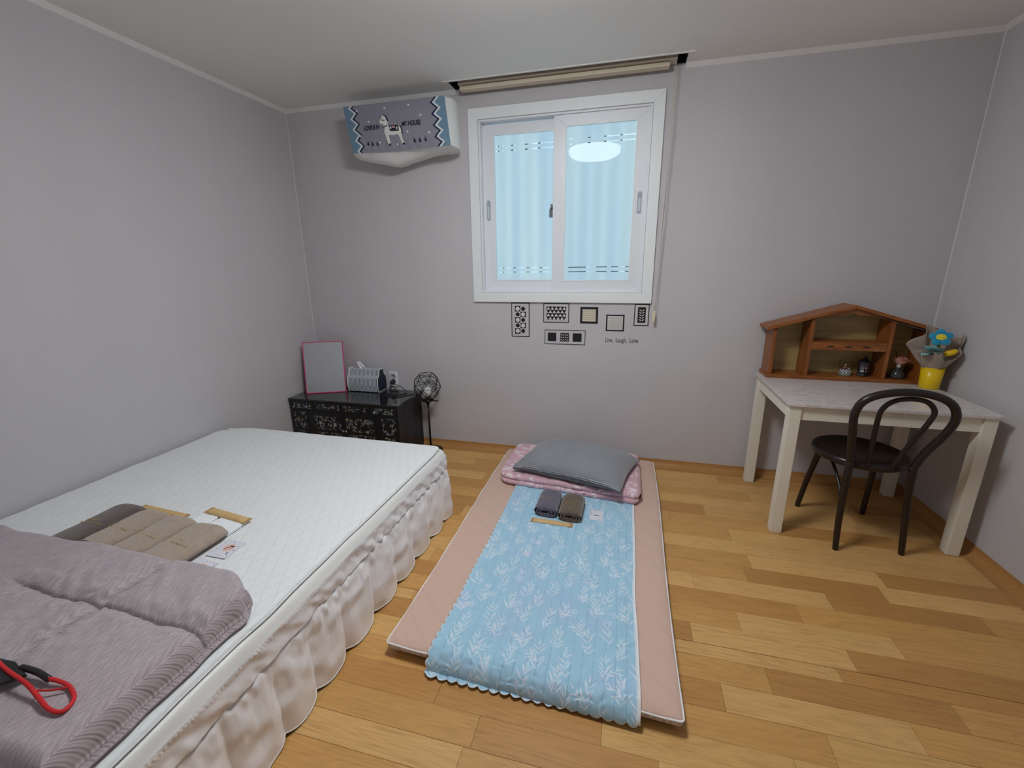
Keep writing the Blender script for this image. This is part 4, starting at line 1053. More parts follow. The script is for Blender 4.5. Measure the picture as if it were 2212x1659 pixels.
def sprig(bx_, by_, up, ln_, n_, sc_):
    specs.append((bx_, by_, up, ln_, .0008, fgc))
    for k_ in range(n_):
        s_ = (k_ + r4.uniform(-.2, .2)) / n_; px_, py_ = bx_ + ln_ * s_ * math.cos(up), by_ + ln_ * s_ * math.sin(up)
        for sg in (-1, 1):
            specs.append((px_ + r4.uniform(-.002, .002), py_ + r4.uniform(-.004, .004), up + sg * r4.uniform(.38, .85), r4.uniform(.024, .044) * sc_ * (1 - .3 * s_), .0030, fgc))
    specs.append((bx_ + ln_ * .9 * math.cos(up), by_ + ln_ * .9 * math.sin(up), up + r4.uniform(-.15, .15), .026 * sc_, .0026, fgc))
while yv < Lq + .06:
    xv = -.02 + (.055 if row_ % 2 else 0) + r4.uniform(-.01, .01)
    while xv < Wq + .05:
        ln_ = r4.uniform(.072, .100); up = -PI / 2 + r4.uniform(-.22, .22)
        bx_, by_ = xv + r4.uniform(-.012, .012), yv + r4.uniform(-.02, .02) + ln_ / 2
        sprig(bx_, by_, up, ln_, r4.choice([4, 5]), 1.18)
        if r4.random() < .45:
            sd_ = r4.choice([-1, 1]); sprig(bx_ + ln_ * .25 * math.cos(up), by_ + ln_ * .25 * math.sin(up), up + sd_ * r4.uniform(.8, 1.1), .050, 3, .85)
        xv += r4.uniform(.096, .116)
    yv += .078; row_ += 1
C = leafprint(NU, NV, QU, QV, lin(162, 202, 224), fgc, specs)
lav = sstep(.05, .5, fbm(QU, QV, .11, 7))[..., None]; C = C * (1 - .45 * lav) + (C * np.array([1.06, .90, .98])) * .45 * lav; C *= (1 + .03 * fbm(QU, QV, .08, 17))[..., None]
# stitch lines and bindings
PIT = .0352
st = np.abs(((QU + .5 * PIT * 0) / PIT) % 1 - .5) * 2           # 1 at stitch lines
sl = sstep(.90, 1., st); C *= (1 - .30 * sl * (.6 + .4 * np.sign(np.sin(QV / .0022))))[..., None]
xl = QU; C[(Wq - xl) < .009] = lin(222, 228, 232)
u_s = np.abs(np.sin(PI * QU / PIT)); v_s = np.abs(np.sin(PI * QV / PIT))
dl = QU; db = Lq - QV
C[(dl < .003)] = lin(218, 226, 234); C[(db < .003)] = lin(218, 226, 234)
# positions: warp edges to scallops
X = 1.792 + QU - .015 * v_s ** .5 * np.exp(-QU / .02) * 1.0 - .012 * sstep(.9, 1.25, QV) * (1 - QU / Wq)
X = X + .004 * vn(QV, QV * 0, .2, 3) + .010 * sstep(.6, 1.3, QV) * QU / Wq
s_edge = QV + .017 * (u_s ** .5 - .75) * np.exp(-db / .02)
s0 = 1.185 + .030 * (QU / Wq)         # arc length where the quilt leaves the mat top
tt = np.clip(s_edge - s0, 0, None); Rr = .060
ang_ = np.clip(tt / Rr, 0, PI / 2)
y_c = -.60 - np.minimum(s_edge, s0) - Rr * np.sin(ang_) - np.clip(tt - Rr * PI / 2, 0, None)
z_c = .0635 - Rr * (1 - np.cos(ang_))
pk = .0022 * (1 - sl) + .0010 * np.sin(QV / .0075 + 5 * vn(QU, QV, .035, 2)) * st + .0016 * fbm(QU, QV, .035, 8, 2)
pk = pk * (1 + 1.6 * sstep(s0.min() - .1, s0.min() + .05, QV))
cre = np.zeros_like(QU)
for (ua, va, ub, vb, h_, w_) in ((.37, .66, .50, .585, .008, .010), (.50, .585, .66, .575, .006, .008), (.56, .83, .66, .80, .006, .008), (.46, .50, .64, .47, .003, .01), (.30, 1.02, .62, .96, .004, .014), (.1, 1.08, .3, 1.04, .004, .012), (.60, 1.05, .66, 1.02, .006, .01)):
    dx_, dy_ = ub - ua, vb - va; L2 = dx_**2 + dy_**2; tt_ = np.clip(((QU - ua) * dx_ + (QV - va) * dy_) / L2, 0, 1)
    cre += h_ * np.exp(-(((QU - ua - tt_ * dx_) ** 2 + (QV - va - tt_ * dy_) ** 2) / w_**2)) * (.6 + .4 * np.sin(tt_ * 3))
Zq = z_c + np.maximum(pk, -.0005) + cre + .001; Zq = np.maximum(Zq, .003)
t = thing('blue_quilt', 'light blue leaf-print quilt with scalloped edges on the pink sleeping mat', 'quilt', (2.12, -1.25, .06))
ob = link('quilt_cloth', gridmesh('quilt_cloth', X, y_c, Zq, print_mat('blue leaf cotton', .85, .2), C), t)
sd_ = ob.modifiers.new('thick', 'SOLIDIFY'); sd_.thickness = .0022; sd_.offset = -1
mb = MB()
pp = [(float(X[j, -1]) , float(y_c[j, -1]), float(Zq[j, -1]) + .0005) for j in range(0, NV, 5)] + [(float(X[-1, -1]) + .001, float(y_c[-1, -1]), float(Zq[-1, -1]))]
mb.tube(pp, .0032, 6); part('white_binding', mb, pm('white piping', (.82, .82, .84, 1), .6), t, True)

# ------------------------------------------------------------------ pink folded quilt
r5 = random.Random(9)
def pinkcol(X, Y, p):
    ny_, nx_ = X.shape
    # rasterise on a regular grid, then sample
    gx, gy = 400, 300; GX, GY = np.meshgrid(np.linspace(-.44, .44, gx), np.linspace(-.32, .32, gy))
    out = []
    for rep in range(2):
        sp = []
        for _ in range(270):
            x, y = r5.uniform(-.43, .43), r5.uniform(-.3, .3); a0 = r5.uniform(0, 2 * PI)
            for k_ in range(r5.choice([3, 4, 5])): sp.append((x, y, a0 + (k_ - 2) * .5 + r5.uniform(-.15, .15), r5.uniform(.022, .042), .0046, lin(236, 222, 226)))
        for _ in range(80):
            x, y = r5.uniform(-.43, .43), r5.uniform(-.3, .3); a0 = r5.uniform(0, 2 * PI)
            for k_ in range(3): sp.append((x + r5.uniform(-.008, .008), y + r5.uniform(-.008, .008), a0 + k_ * 2.1, r5.uniform(.009, .016), .0024, lin(62, 56, 92)))
        C_ = leafprint(gx, gy, GX, GY, lin(212, 170, 181), None, sp)
        i = np.clip(((X - X.mean() + .44) / .88 * (gx - 1)).astype(int), 0, gx - 1); j = np.clip(((Y - Y.mean() + .32) / .64 * (gy - 1)).astype(int), 0, gy - 1)
        out.append(C_[j, i])
    return out
M_PKQ = print_mat('pink leaf cotton', .85, .3, 300, .3, .0015)
t = thing('pink_quilt', 'folded pink leaf-print quilt under the grey pillow', 'quilt', (2.08, -.38, .06))
def pedge(X, Y, p):
    Y = Y - .040 * (X - 2.08) / .41 * np.clip((-.2 - Y) / .4, 0, 1) + .005 * vn(X, X * 0, .07, 4); X = X + .005 * vn(Y, Y * 0, .07, 5)
    return X, Y
def ptop(X, Y, p): return p * (.004 * fbm(X, Y, .09, 6) + .0035 * fbm(X, Y, .03, 2, 2)) + (1 - p) * .002 * vn(X, Y, .02, 2)
link('lower_fold', puff('lower_fold', 1.672, 2.492, -.650, -.115, .0660, .099, .018, .05, M_PKQ, 170, 120, top=ptop, edge=pedge, col=pinkcol), t)
link('upper_fold', puff('upper_fold', 1.668, 2.494, -.643, -.110, .094, .127, .019, .05, M_PKQ, 240, 170, top=ptop, edge=pedge, col=pinkcol), t)
X_, Y_ = np.meshgrid(np.linspace(-1, 1, 30), np.linspace(-.60, -.16, 60)); th = X_ * PI / 2
link('side_fold', gridmesh('side_fold', 2.474 + .030 * np.cos(th) + .003 * vn(Y_, th, .05, 3), Y_ - .035, .0965 + .027 * np.sin(th), M_PKQ, np.stack([0 * X_ + c_ for c_ in lin(214, 172, 180)], -1)), t)

# grey pillow
def m_velvet():
    t = NT('grey velvet'); f = t.noise(t.coords(), 9, 3); t.base(t.mix(f, srgb(128, 130, 136), srgb(142, 144, 150))); t.set(Roughness=.7)
    t.b.inputs['Sheen Weight'].default_value = .5; t.b.inputs['Specular IOR Level'].default_value = .15; t.bump(t.noise(t.coords(), 500, 2), .3, .001); return t.m
M_VEL = m_velvet()
t = thing('pillow', 'grey velvet pillow lying on the folded pink quilt', 'pillow', (2.125, -.420, .132), -.235)
W2, D2 = .332, .228
u = np.linspace(-1, 1, 150); v = np.linspace(-1, 1, 110)
us = np.sign(u) * (1 - (1 - np.abs(u)) ** 1.3); vs_ = np.sign(v) * (1 - (1 - np.abs(v)) ** 1.3); U_, V_ = np.meshgrid(us, vs_)
bul = (np.clip(1 - np.abs(U_) ** 2.3, 0, 1) * np.clip(1 - np.abs(V_) ** 2.3, 0, 1)) ** .42
pinx = 1 - .055 * (1 - V_ ** 2); piny = 1 - .05 * (1 - U_ ** 2)
Xp = U_ * W2 * pinx; Yp = V_ * D2 * piny
crn = np.exp(-(((U_ + 1) ** 2 + (V_ + 1) ** 2) / .25)); crn2 = np.exp(-(((U_ - 1) ** 2 + (V_ - 1) ** 2) / .12))
wrk = .016 * np.sin((U_ - V_ * 1.3) * 17) * crn * bul * 1.5 + .006 * np.sin((U_ + V_) * 26) * crn2 * bul + .003 * fbm(U_, V_, .35, 4)
Zt = .026 + .110 * bul + wrk * (bul > .02); Zt = Zt - .012 * np.abs(U_ * V_) ** 3
Zt = Zt + .012 * sstep(-.9, -1.0, V_) * 0
Zbm = .026 - .024 * np.minimum(1, bul * 1.6)
XX = np.concatenate([Xp, Xp[:, ::-1]], 1); YY = np.concatenate([Yp, Yp[:, ::-1]], 1); ZZ = np.concatenate([Zt, Zbm[:, ::-1]], 1)
link('pillow_case', gridmesh('pillow_case', XX, YY, ZZ, M_VEL, wrapu=True), t, world=False)
# lip of the open end along the near edge, and the zip
n_ = 90; xs = np.linspace(-W2 * .985, W2 * .985, n_); yl = -D2 * (1 - .05 * (1 - (xs / W2) ** 2))
zl = .030 + .016 * np.clip(1 - np.abs(xs / W2) ** 6, 0, 1) * 1.0 + .002 * vn(xs, xs * 0, .05, 3)
kk = np.linspace(0, 1, 10)[:, None]
Xl = xs[None, :] + 0 * kk; Yl = yl[None, :] + .02 * (1 - kk) - .010 * kk + .003 * vn(Xl, kk + 0 * Xl, .05, 6); Zl = (zl + .012)[None, :] * (1 - kk) + (zl - .004)[None, :] * kk
o = link('case_flap', gridmesh('case_flap', Xl, Yl, Zl, M_VEL), t, world=False); q = o.modifiers.new('thick', 'SOLIDIFY'); q.thickness = .003
part('zip', MB().tube([(float(a), float(b) - .007, float(c_) + .007) for a, b, c_ in zip(xs[8:-8], yl[8:-8], zl[8:-8])], .0026, 6), pm('silver zip', srgb(170, 172, 174), .35, metal=.6), t, True, world=False)

# ------------------------------------------------------------------ table
def m_marble():
    t = NT('white marble laminate'); n1 = t.noise(t.coords((5, 12, 5)), 1, 5, .6, 1.6); n2 = t.noise(t.coords((2, 4, 2)), 1, 3)
    f = t.ramp(n1, [(.36, 0.), (.49, .8), (.52, .1), (.62, .55), (.75, 0.)])
    c = t.mix(t.math('MULTIPLY', f, .75), (.76, .72, .70, 1), (.42, .39, .39, 1)); c = t.mix(t.math('MULTIPLY', n2, .25), c, srgb(212, 196, 190))
    t.base(c); t.set(Roughness=.18); return t.m
M_TW = pm('cream white painted wood', (.80, .76, .66, 1), .42)
TX0, TY0, TW, TD, TZ = 3.1375, -.6828, .8197, .6322, .7007
t = thing('table', 'white table with marble-look top and square legs', 'table', (TX0, TY0, 0), -.0133)
o = part('table_top', MB().box((0, 0, .686), (TW, TD, TZ)), m_marble(), t, world=False, bevel=.0015)
part('apron', MB().box((.018, .020, .616), (TW - .018, .036, .6855)).box((.018, TD - .036, .616), (TW - .018, TD - .02, .6855)).box((.018, .02, .616), (.034, TD - .02, .6855)).box((TW - .034, .02, .616), (TW - .018, TD - .02, .6855)), M_TW, t, world=False, bevel=.001)
for ax_ in (.0106, TW - .0106 - .052):
    for ay in (.0106, TD - .0106 - .052):
        part('leg', MB().box((ax_, ay, .0), (ax_ + .052, ay + .052, .6858)), M_TW, t, world=False, bevel=.0025)

# ------------------------------------------------------------------ bentwood chair
M_CH = pm('dark brown bentwood', srgb(36, 27, 25), .30, spec=.5, nscale=30, namt=.12)
M_SEAT = pm('black seat panel', (.006, .0055, .007, 1), .5, spec=.2)
scx, scy, sr, sz = 3.520, -.553, .192, .445
t = thing('chair', 'dark bentwood chair with round seat and looped back at the white table', 'chair', (scx, scy, 0))
def stor(r0, z0, z1, n=48): return [(r0 - .012, z0), (r0, z0 + .004), (r0 + .004, (z0 + z1) / 2), (r0, z1 - .004), (r0 - .008, z1), (r0 - .022, z1 - .001), (r0 - .030, z1 - .006)]
part('seat_ring', MB().lathe(stor(sr, sz - .032, sz + .006) , (scx, scy, 0), 56), M_CH, t, True)
part('seat_panel', MB().lathe([(.01, sz - .010), (sr - .02, sz - .006), (sr - .020, sz + .002), (sr - .03, sz - .0005), (.05, sz - .004), (.001, sz - .004)], (scx, scy, 0), 48), M_SEAT, t, True)
rt = lambda z: .0150
part('leg', MB().tube(catmull([(3.374, -.357, .0), (3.380, -.395, .16), (3.388, -.44, .32), (3.396, -.468, .425)], 6), [.0125 + .004 * i / 18 for i in range(19)], 14), M_CH, t, True)
part('leg', MB().tube(catmull([(3.690, -.366, .0), (3.678, -.395, .16), (3.664, -.432, .32), (3.652, -.455, .425)], 6), [.0125 + .004 * i / 18 for i in range(19)], 14), M_CH, t, True)
part('leg', MB().tube(catmull([(3.410, -.757, .0), (3.402, -.752, .15), (3.398, -.750, .32), (3.399, -.752, .46)], 6), [.0125 + .0045 * i / 18 for i in range(19)], 14), M_CH, t, True)
part('leg', MB().tube(catmull([(3.694, -.727, .0), (3.676, -.732, .15), (3.656, -.740, .32), (3.644, -.750, .46)], 6), [.0125 + .0045 * i / 18 for i in range(19)], 14), M_CH, t, True)
ho = [(3.399, -.752, .455), (3.388, -.760, .53), (3.368, -.780, .63), (3.357, -.797, .71), (3.378, -.806, .768), (3.440, -.812, .803), (3.535, -.815, .817), (3.630, -.812, .803), (3.694, -.806, .765), (3.718, -.797, .70), (3.700, -.780, .62), (3.664, -.760, .53), (3.644, -.752, .455)]
part('outer_hoop', MB().tube(catmull(ho, 8), .0165, 14), M_CH, t, True)
hi = [(3.478, -.735, .440), (3.466, -.757, .56), (3.452, -.785, .68), (3.456, -.796, .735), (3.488, -.802, .772), (3.545, -.804, .786), (3.605, -.802, .775), (3.640, -.796, .735), (3.636, -.785, .68), (3.602, -.757, .56), (3.572, -.735, .440)]
part('inner_hoop', MB().tube(catmull(hi, 8), .0105, 12), M_CH, t, True)
part('brace', MB().tube(catmull([(3.402, -.48, .408), (3.404, -.54, .398), (3.408, -.63, .345), (3.408, -.705, .27), (3.402, -.738, .17)], 6), .0078, 10), M_CH, t, True)

# ------------------------------------------------------------------ house-shaped shelf
def m_wood(name, c1, c2, sc=(4, 60, 60)):
    t = NT(name); g = t.noise(t.coords(sc), 1, 5, .6, .5); t.base(t.mix(t.ramp(g, [(.35, 0.), (.65, 1.)]), c1, c2)); t.set(Roughness=.38); t.bump(g, .1, .001); return t.m
M_HW = m_wood('orange brown wood', srgb(122, 68, 26), srgb(162, 96, 42)); M_HW2 = m_wood('orange brown upright wood', srgb(118, 64, 26), srgb(156, 92, 40), (60, 60, 4)); M_PLY = m_wood('pale plywood', srgb(158, 138, 88), srgb(182, 160, 106), (3, 30, 30))
Zt_ = TZ
t = thing('house_shelf', 'orange-brown house-shaped display shelf on the white table', 'shelf', (3.555, -.09, Zt_))
HX = 3.555; zb0 = Zt_ + .0004
part('base_board', MB().box((3.172, -.172, zb0), (3.938, -.022, zb0 + .019)), M_HW, t, bevel=.002)
part('back_panel', MB().prism([(3.19, -.030, zb0 + .018), (3.92, -.030, zb0 + .018), (3.92, -.030, .985), (HX, -.030, 1.103), (3.19, -.030, .985)], (0, .004, 0)), M_PLY, t)
for xa, xb in ((3.182, 3.202), (3.908, 3.928)):
    part('side_board', MB().box((xa, -.160, zb0 + .019), (xb, -.026, .984)), M_HW2, t, bevel=.0015)
def roofz(x): return 1.107 - abs(x - HX) * .312
for xa, xb in ((3.366, 3.384), (3.742, 3.761)):
    part('divider', MB().prism([(xa, -.160, zb0 + .019), (xb, -.160, zb0 + .019), (xb, -.160, roofz(xb) - .012), (xa, -.160, roofz(xa) - .012)], (0, .129, 0)), M_HW2, t, bevel=.001)
part('middle_shelf', MB().box((3.3845, -.148, .906), (3.7415, -.031, .9165)), M_HW, t)
mb = MB().prism([(3.3845, -.160, .870)] + [q for c_ in (3.476, 3.563, 3.648) for q in ((c_ - .022, -.160, .870),)][:0] + [(3.7415, -.160, .870), (3.7415, -.160, .916), (3.3845, -.160, .916)], (0, .012, 0))
rail = part('shelf_rail', mb, M_HW, t, bevel=.001)
for c_ in (3.476, 3.563, 3.648): part('finger_slot', MB().prism([(c_ - .021, -.1606, .8875), (c_ + .021, -.1606, .8875), (c_ + .012, -.1606, .895), (c_ - .012, -.1606, .895)], (0, .0008, 0)), M_DARK, rail)
mb = MB(); mb.box((3.686, -.1612, .8735), (3.728, -.1602, .8825)); pl = part('name_plate', mb, pm('brass plate', srgb(170, 128, 84), .4, metal=.4), rail)
me = text_mesh('plate_lettering', 'WTB', .0085, M_CRDD, .0001, .0002, spacing=1.2); me.transform(Matrix.Rotation(PI / 2, 4, 'X')); me.transform(Matrix.Translation((3.707, -.1613, .878))); link('plate_lettering', me, rail)
# roof boards with a stepped eave and the scalloped pediment
rt_ = .014
for sg in (-1, 1):
    e0 = HX + sg * .408; ez = 1.107 - .408 * .312 + .004
    P = [(HX, 1.107 - .004), (e0, ez - .006), (e0 + sg * .004, ez + .002), (e0, ez + rt_), (HX, 1.107 + rt_)]
    if sg > 0: P = P[::-1]
    part('roof_board', MB().prism([(a, -.178, b) for a, b in P], (0, .158, 0)), M_HW, t, bevel=.0015)
ped = [(3.3845, roofz(3.3845) - .010), (3.47, 1.062), (3.505, 1.064), (3.52, 1.060), (3.54, 1.071), (3.555, 1.076), (3.57, 1.071), (3.59, 1.060), (3.605, 1.064), (3.64, 1.062), (3.7415, roofz(3.7415) - .010), (HX, 1.103)]
part('pediment', MB().prism([(a, -.158, b) for a, b in ped], (0, .010, 0)), M_HW, t)
zs_ = zb0 + .0195
# snow globe
t = thing('snow_globe', 'small glass globe on a checkered grey base in the shelf', 'ornament', (3.594, -.10, zs_))
part('base', MB().lathe([(.031, 0), (.031, .006), (.027, .016), (.027, .0165)], (3.594, -.10, zs_), 28), pm('sage grey resin', srgb(134, 140, 128), .5), t, True)
mb = MB(); n = 20
for r_ in range(3):
    for k_ in range(n):
        a0, a1 = 2 * PI * k_ / n, 2 * PI * (k_ + 1) / n; ra, rb = .0272 - .0012 * r_, .0272 - .0012 * (r_ + 1); za, zb_ = zs_ + .0165 + .0062 * r_, zs_ + .0165 + .0062 * (r_ + 1)
        q = [(3.594 + ra * math.cos(a0), -.10 + ra * math.sin(a0), za), (3.594 + ra * math.cos(a1), -.10 + ra * math.sin(a1), za), (3.594 + rb * math.cos(a1), -.10 + rb * math.sin(a1), zb_), (3.594 + rb * math.cos(a0), -.10 + rb * math.sin(a0), zb_)]
        mb.add(q, [(0, 1, 2, 3)], (r_ + k_) % 2)
part('checkered_band', mb, [pm('white enamel', (.8, .8, .8, 1), .3), M_CRD], t)
t2 = NT('thin clear glass'); t2.t.nodes.remove(t2.b); fr = t2.n('ShaderNodeLayerWeight'); fr.inputs[0].default_value = .05; gl = t2.n('ShaderNodeBsdfGlossy'); gl.inputs['Roughness'].default_value = .02; tr = t2.n('ShaderNodeBsdfTransparent'); tr.inputs[0].default_value = (.95, .94, .92, 1)
mx = t2.n('ShaderNodeMixShader'); t2.l(fr.outputs[0], mx.inputs[0]); t2.l(tr.outputs[0], mx.inputs[1]); t2.l(gl.outputs[0], mx.inputs[2]); t2.l(mx.outputs[0], t2.out.inputs[0]); M_GLS = t2.m
part('globe', MB().lathe([(.035 * math.sin(a), .064 - .035 * math.cos(a)) for a in np.linspace(.72, PI - .01, 16)], (3.594, -.10, zs_), 28), M_GLS, t, True)
mb = MB().lathe([(.012, 0), (.010, .008), (.004, .018), (.001, .020)], (3.590, -.10, zs_ + .036), 12); mb.lathe([(.003, 0), (.0045, .004), (.001, .008)], (3.590, -.104, zs_ + .056), 10, 1); mb.lathe([(.004, 0), (.004, .006), (.001, .008)], (3.606, -.108, zs_ + .036), 10, 1)
part('figurine', mb, [pm('dusky pink paint', srgb(150, 96, 96), .5), pm('ivory paint', srgb(220, 205, 190), .5)], t, True)
# lantern
t = thing('lantern', 'small black six-sided lantern ornament beside the glass globe', 'ornament', (3.684, -.095, zs_))
lcx, lcy = 3.684, -.095
def hexp(r, z, a0=.26): return [(lcx + r * math.cos(a0 + k_ * PI / 3), lcy + r * math.sin(a0 + k_ * PI / 3), z) for k_ in range(6)]
part('base', MB().lathe([(.030, 0), (.031, .004), (.027, .012), (.025, .022)], (lcx, lcy, zs_), 6, rot=Matrix.Rotation(.26, 3, 'Z')), M_IRON, t)
mb = MB()
for p_ in hexp(.0255, zs_ + .02): mb.tube([p_, (p_[0], p_[1], zs_ + .078)], .0022, 6)
part('posts', mb, M_IRON, t)
part('roof', MB().lathe([(.037, .076), (.036, .079), (.014, .094), (.010, .100), (.004, .104), (.001, .112)], (lcx, lcy, zs_), 6, rot=Matrix.Rotation(.26, 3, 'Z')), M_IRON, t)
part('ring', MB().tube([(lcx + .006 * math.cos(a), lcy, zs_ + .116 + .006 * math.sin(a)) for a in np.linspace(0, 2 * PI, 13)[:-1]], .001, 5, closed=True), M_IRON, t, True)
part('pane', MB().lathe([(.024, .022), (.024, .076)], (lcx, lcy, zs_), 6, rot=Matrix.Rotation(.26, 3, 'Z')), M_GLS, t)
mb = MB().lathe([(.016, 0), (.015, .004), (.006, .006)], (lcx, lcy, zs_ + .022), 14, 0); mb.lathe([(.005, 0), (.004, .012), (.001, .016)], (lcx + .003, lcy - .010, zs_ + .027), 10, 1); mb.lathe([(.004, .0), (.0045, .004), (.001, .008)], (lcx + .003, lcy - .010, zs_ + .041), 10, 0)
mb.prism([(lcx - .018, lcy + .006, zs_ + .024), (lcx + .018, lcy + .006, zs_ + .024), (lcx + .018, lcy + .006, zs_ + .074), (lcx - .018, lcy + .006, zs_ + .074)], (0, .001, 0), 2)
part('scene_inside', mb, [pm('white enamel', (.8, .8, .8, 1), .3), pm('dark red paint', srgb(130, 30, 44), .5), pm('lilac grey backing', srgb(150, 140, 152), .4)], t)
# rose diffuser
t = thing('flower_diffuser', 'dark glass bottle holding a pink fabric rose in the shelf', 'vase', (3.835, -.118, zs_))
vx, vy = 3.835, -.118
part('bottle', MB().lathe([(.030, 0), (.034, .004), (.034, .018), (.024, .042), (.010, .052), (.009, .060)], (vx, vy, zs_), 28), pm('smoked glass', (.05, .05, .052, 1), .08, spec=.7), t, True)
part('cap', MB().lathe([(.0095, .060), (.0098, .062), (.0098, .080), (.008, .082)], (vx, vy, zs_), 20), pm('pale cap', srgb(190, 186, 176), .4), t, True)
def petal(mb, c, r, a, tilt, w_, h_, m=0, curl=.12, n1=8, n2=6):
    vs = []; fs = []
    for j in range(n2 + 1):
        for i in range(n1 + 1):
            u_ = i / n1 * 2 - 1; v_ = j / n2
            wd_ = w_ * math.sin(PI * min(1, .18 + .72 * v_)) * u_
            rr = r + h_ * v_ * math.sin(tilt) + curl * h_ * v_ * v_; zz_ = h_ * v_ * math.cos(tilt) - curl * h_ * v_ * v_ * .6 + .12 * w_ * u_ * u_
            aa = a + wd_ / max(r + h_ * .4, .004)
            vs.append((c[0] + rr * math.cos(aa), c[1] + rr * math.sin(aa), c[2] + zz_)); 
    for j in range(n2):
        for i in range(n1): q = j * (n1 + 1) + i; fs.append((q, q + 1, q + n1 + 2, q + n1 + 1))
    mb.add(vs, fs, m)
rc_ = (vx + .002, vy, zs_ + .086); k_ = 0
M_ROSE = [pm('rose petal inner', srgb(214, 120, 108), .7), pm('rose petal outer', srgb(236, 176, 156), .7)]
for ringi, (r, ti, wd_, hh, nn) in enumerate(((.002, .05, .012, .038, 3), (.006, .12, .017, .037, 4), (.010, .24, .021, .035, 5), (.014, .42, .025, .033, 6), (.017, .66, .028, .031, 7))):
    for q in range(nn):
        mb = MB(); petal(mb, (rc_[0], rc_[1], rc_[2] - .002 - ringi * .001), r, 2 * PI * q / nn + ringi * .7, ti, wd_, hh); part('petal', mb, M_ROSE[0 if ringi < 2 else 1], t, True)
part('stem', MB().tube([(vx, vy, zs_ + .08), (vx, vy, zs_ + .095)], .0025, 6), M_CRD, t)
mb = MB(); mb.tube([(vx - .004, vy + .006, zs_ + .08), (vx - .020, vy + .02, zs_ + .150)], .0018, 6); mb.tube([(vx + .004, vy + .004, zs_ + .08), (vx + .052, vy + .012, zs_ + .115)], .0012, 5); part('reed', mb, M_CRD, t)

# ------------------------------------------------------------------ yellow cup and bouquet
cxx, cyy = 3.926, -.232
t = thing('cup', 'plain bright yellow cup at the right end of the table', 'cup', (cxx, cyy, TZ))
part('cup_body', MB().lathe([(.040, 0), (.042, .002), (.0475, .112), (.0455, .112), (.041, .01), (.002, .008)], (cxx, cyy, TZ + .0004), 40), pm('yellow glaze', srgb(236, 196, 20), .3), t, True)
t = thing('bouquet', 'bouquet in grey-brown paper standing in the yellow cup', 'bouquet', (cxx, cyy, TZ + .1))
M_PAP = pm('grey brown wrapping paper', srgb(166, 150, 136), .75, nscale=60, namt=.05, bscale=40, bstr=.5, bdist=.004)
U_, V_ = np.meshgrid(np.linspace(0, 2 * PI, 120), np.linspace(0, 1, 26))
front = .5 + .5 * np.cos(U_ + PI / 2 + .25)                     # 1 towards the camera
hgt = .082 + .125 * (1 - front) + .028 * np.cos(3 * U_ + .5) + .012 * vn(U_, U_ * 0, .35, 2)
rad = .036 + (.052 + .012 * np.cos(U_ * 4 + 1) + .018 * np.cos(U_ * 7)) * V_ ** 1.1 
Xb = cxx + rad * np.cos(U_) * 1.12 - .012 * V_; Yb = cyy - .015 * V_ + rad * np.sin(U_) * .82; Zb = TZ + .092 + hgt * V_ + .004 * vn(U_, V_, .2, 5)
Xb = np.minimum(Xb, 4.010); Yb = np.minimum(Yb, -.182)
o = link('wrapping_paper', gridmesh('wrapping_paper', Xb, Yb, Zb, M_PAP), t); q = o.modifiers.new('thick', 'SOLIDIFY'); q.thickness = .0008
M_TEAL = pm('blue plush', srgb(22, 140, 176), .9, sheen=.5, bscale=500, bstr=.6); M_YEL = pm('yellow plush', srgb(238, 214, 44), .85, sheen=.4)
fc = Vector((3.888, -.300, .976)); nrm = Vector((-.36, -.80, .48)).normalized(); rgt = nrm.cross(Vector((0, 0, 1))).normalized() * -1; upv = nrm.cross(rgt) * 1
if upv.z < 0: upv = -upv
def ell(mb, c, a, b, d, ra, rb, rd, m=0, n1=16, n2=10):
    vs = []
    for j in range(n2 + 1):
        ph_ = PI * j / n2
        for i in range(n1):
            th = 2 * PI * i / n1; vs.append(c + a * (ra * math.sin(ph_) * math.cos(th)) + b * (rb * math.sin(ph_) * math.sin(th)) + d * (rd * math.cos(ph_)))
    fs = [(j*n1+i, j*n1+(i+1) % n1, (j+1)*n1+(i+1) % n1, (j+1)*n1+i) for j in range(n2) for i in range(n1)]
    mb.add(vs, fs, m)
for k_ in range(5):
    a = PI / 2 + k_ * 2 * PI / 5 + .12; dr = rgt * math.cos(a) + upv * math.sin(a); pe = nrm.cross(dr)
    mb = MB(); ell(mb, fc + dr * .027, dr, pe, nrm, .0200, .0190, .009); part('flower_petal', mb, M_TEAL, t, True)
mb = MB(); ell(mb, fc + nrm * .004, rgt, upv, nrm, .0215, .0165, .008); fcn = part('flower_centre', mb, M_YEL, t, True)
mb = MB()
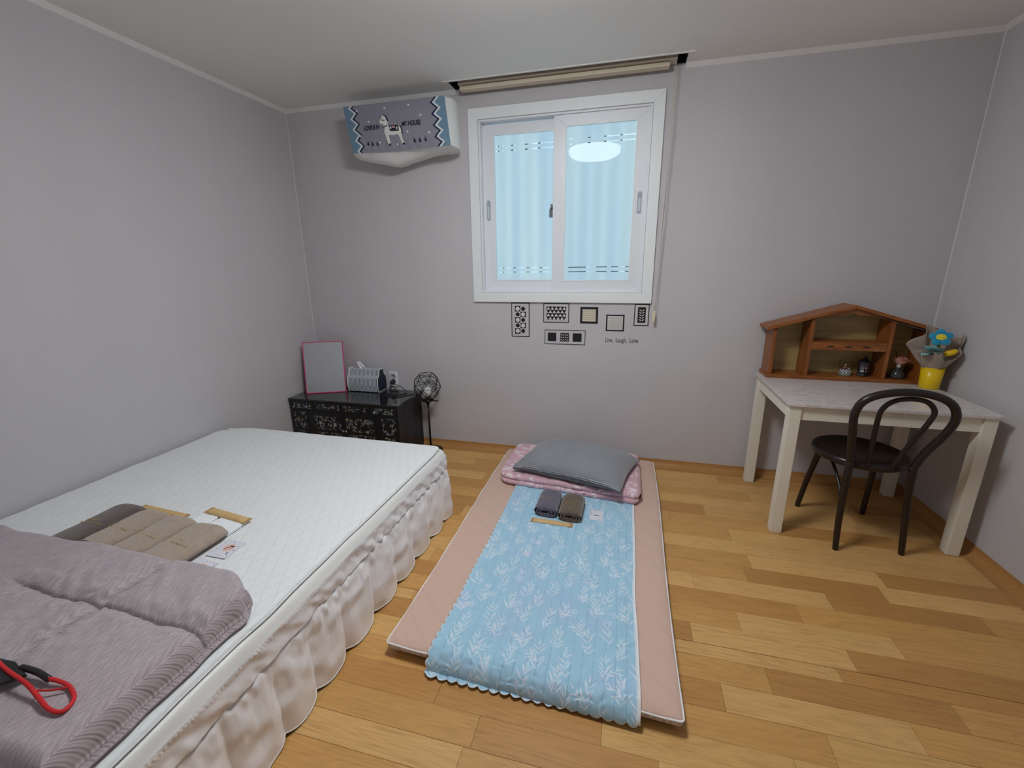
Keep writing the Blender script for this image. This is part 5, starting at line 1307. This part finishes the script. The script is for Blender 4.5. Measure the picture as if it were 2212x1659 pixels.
P = [fc + nrm * .0122 + rgt * x + upv * (-.004 + 22 * x * x) for x in np.linspace(-.012, .012, 9)]; P = [p - nrm * (abs((p - fc).dot(rgt)) * .12) for p in P]
mb.tube(P, .0007, 5)
for sx in (-.006, .006): ell(mb, fc + nrm * .0118 + rgt * sx + upv * .007, rgt, upv, nrm, .0012, .0018, .0008, 0, 8, 6)
part('stitched_smile', mb, M_CRD, fcn, True)
part('flower_stem', MB().tube([fc - nrm * .006 - upv * .02, (3.905, -.265, .90), (cxx, cyy, TZ + .06)], .005, 8), pm('light green plush', srgb(120, 170, 60), .9), t, True)
# mint paper bloom and yellow bloom
mb = MB(); r6 = random.Random(4); bc = Vector((3.868, -.286, .897))
for q in range(11):
    a = q * .9; d_ = Vector((-.8 + .25 * math.cos(a * 2), -.35, .22 + .5 * math.sin(a))).normalized(); sd2 = d_.cross(Vector((0, .3, 1))).normalized(); nn_ = d_.cross(sd2)
    c0 = bc + Vector((.03, .01, 0)) + sd2 * .014 * math.sin(a * 1.7)
    vs = []; n1, n2 = 6, 6
    for j in range(n2 + 1):
        for i in range(n1 + 1):
            u_, v_ = i / n1 * 2 - 1, j / n2; vs.append(c0 + d_ * (.070 * v_) + sd2 * (u_ * .026 * math.sin(PI * min(.98, .2 + .75 * v_))) + nn_ * (.010 * (1 - u_ * u_) * math.sin(a) + .004 * math.sin(v_ * 7 + q)))
    mb2 = MB(); mb2.add(vs, [(j*(n1+1)+i, j*(n1+1)+i+1, (j+1)*(n1+1)+i+1, (j+1)*(n1+1)+i) for j in range(n2) for i in range(n1)]); part('mint_petal', mb2, pm('mint crepe paper', srgb(140, 184, 182), .7), t, True)
mb = MB(); dd_ = Vector((.75, -.35, .5)).normalized(); s1 = dd_.cross(Vector((0, 0, 1))).normalized(); ell(mb, Vector((3.948, -.292, .900)), dd_, s1, dd_.cross(s1), .028, .016, .016); part('yellow_bud', mb, pm('yellow satin', srgb(240, 196, 20), .4), t, True)
mb = MB().lathe([(.044, .0), (.0455, .006), (.040, .012), (.02, .014)], (cxx, cyy, TZ + .088), 28); part('dark_filler', mb, pm('navy paper filler', srgb(30, 36, 50), .8), t, True)
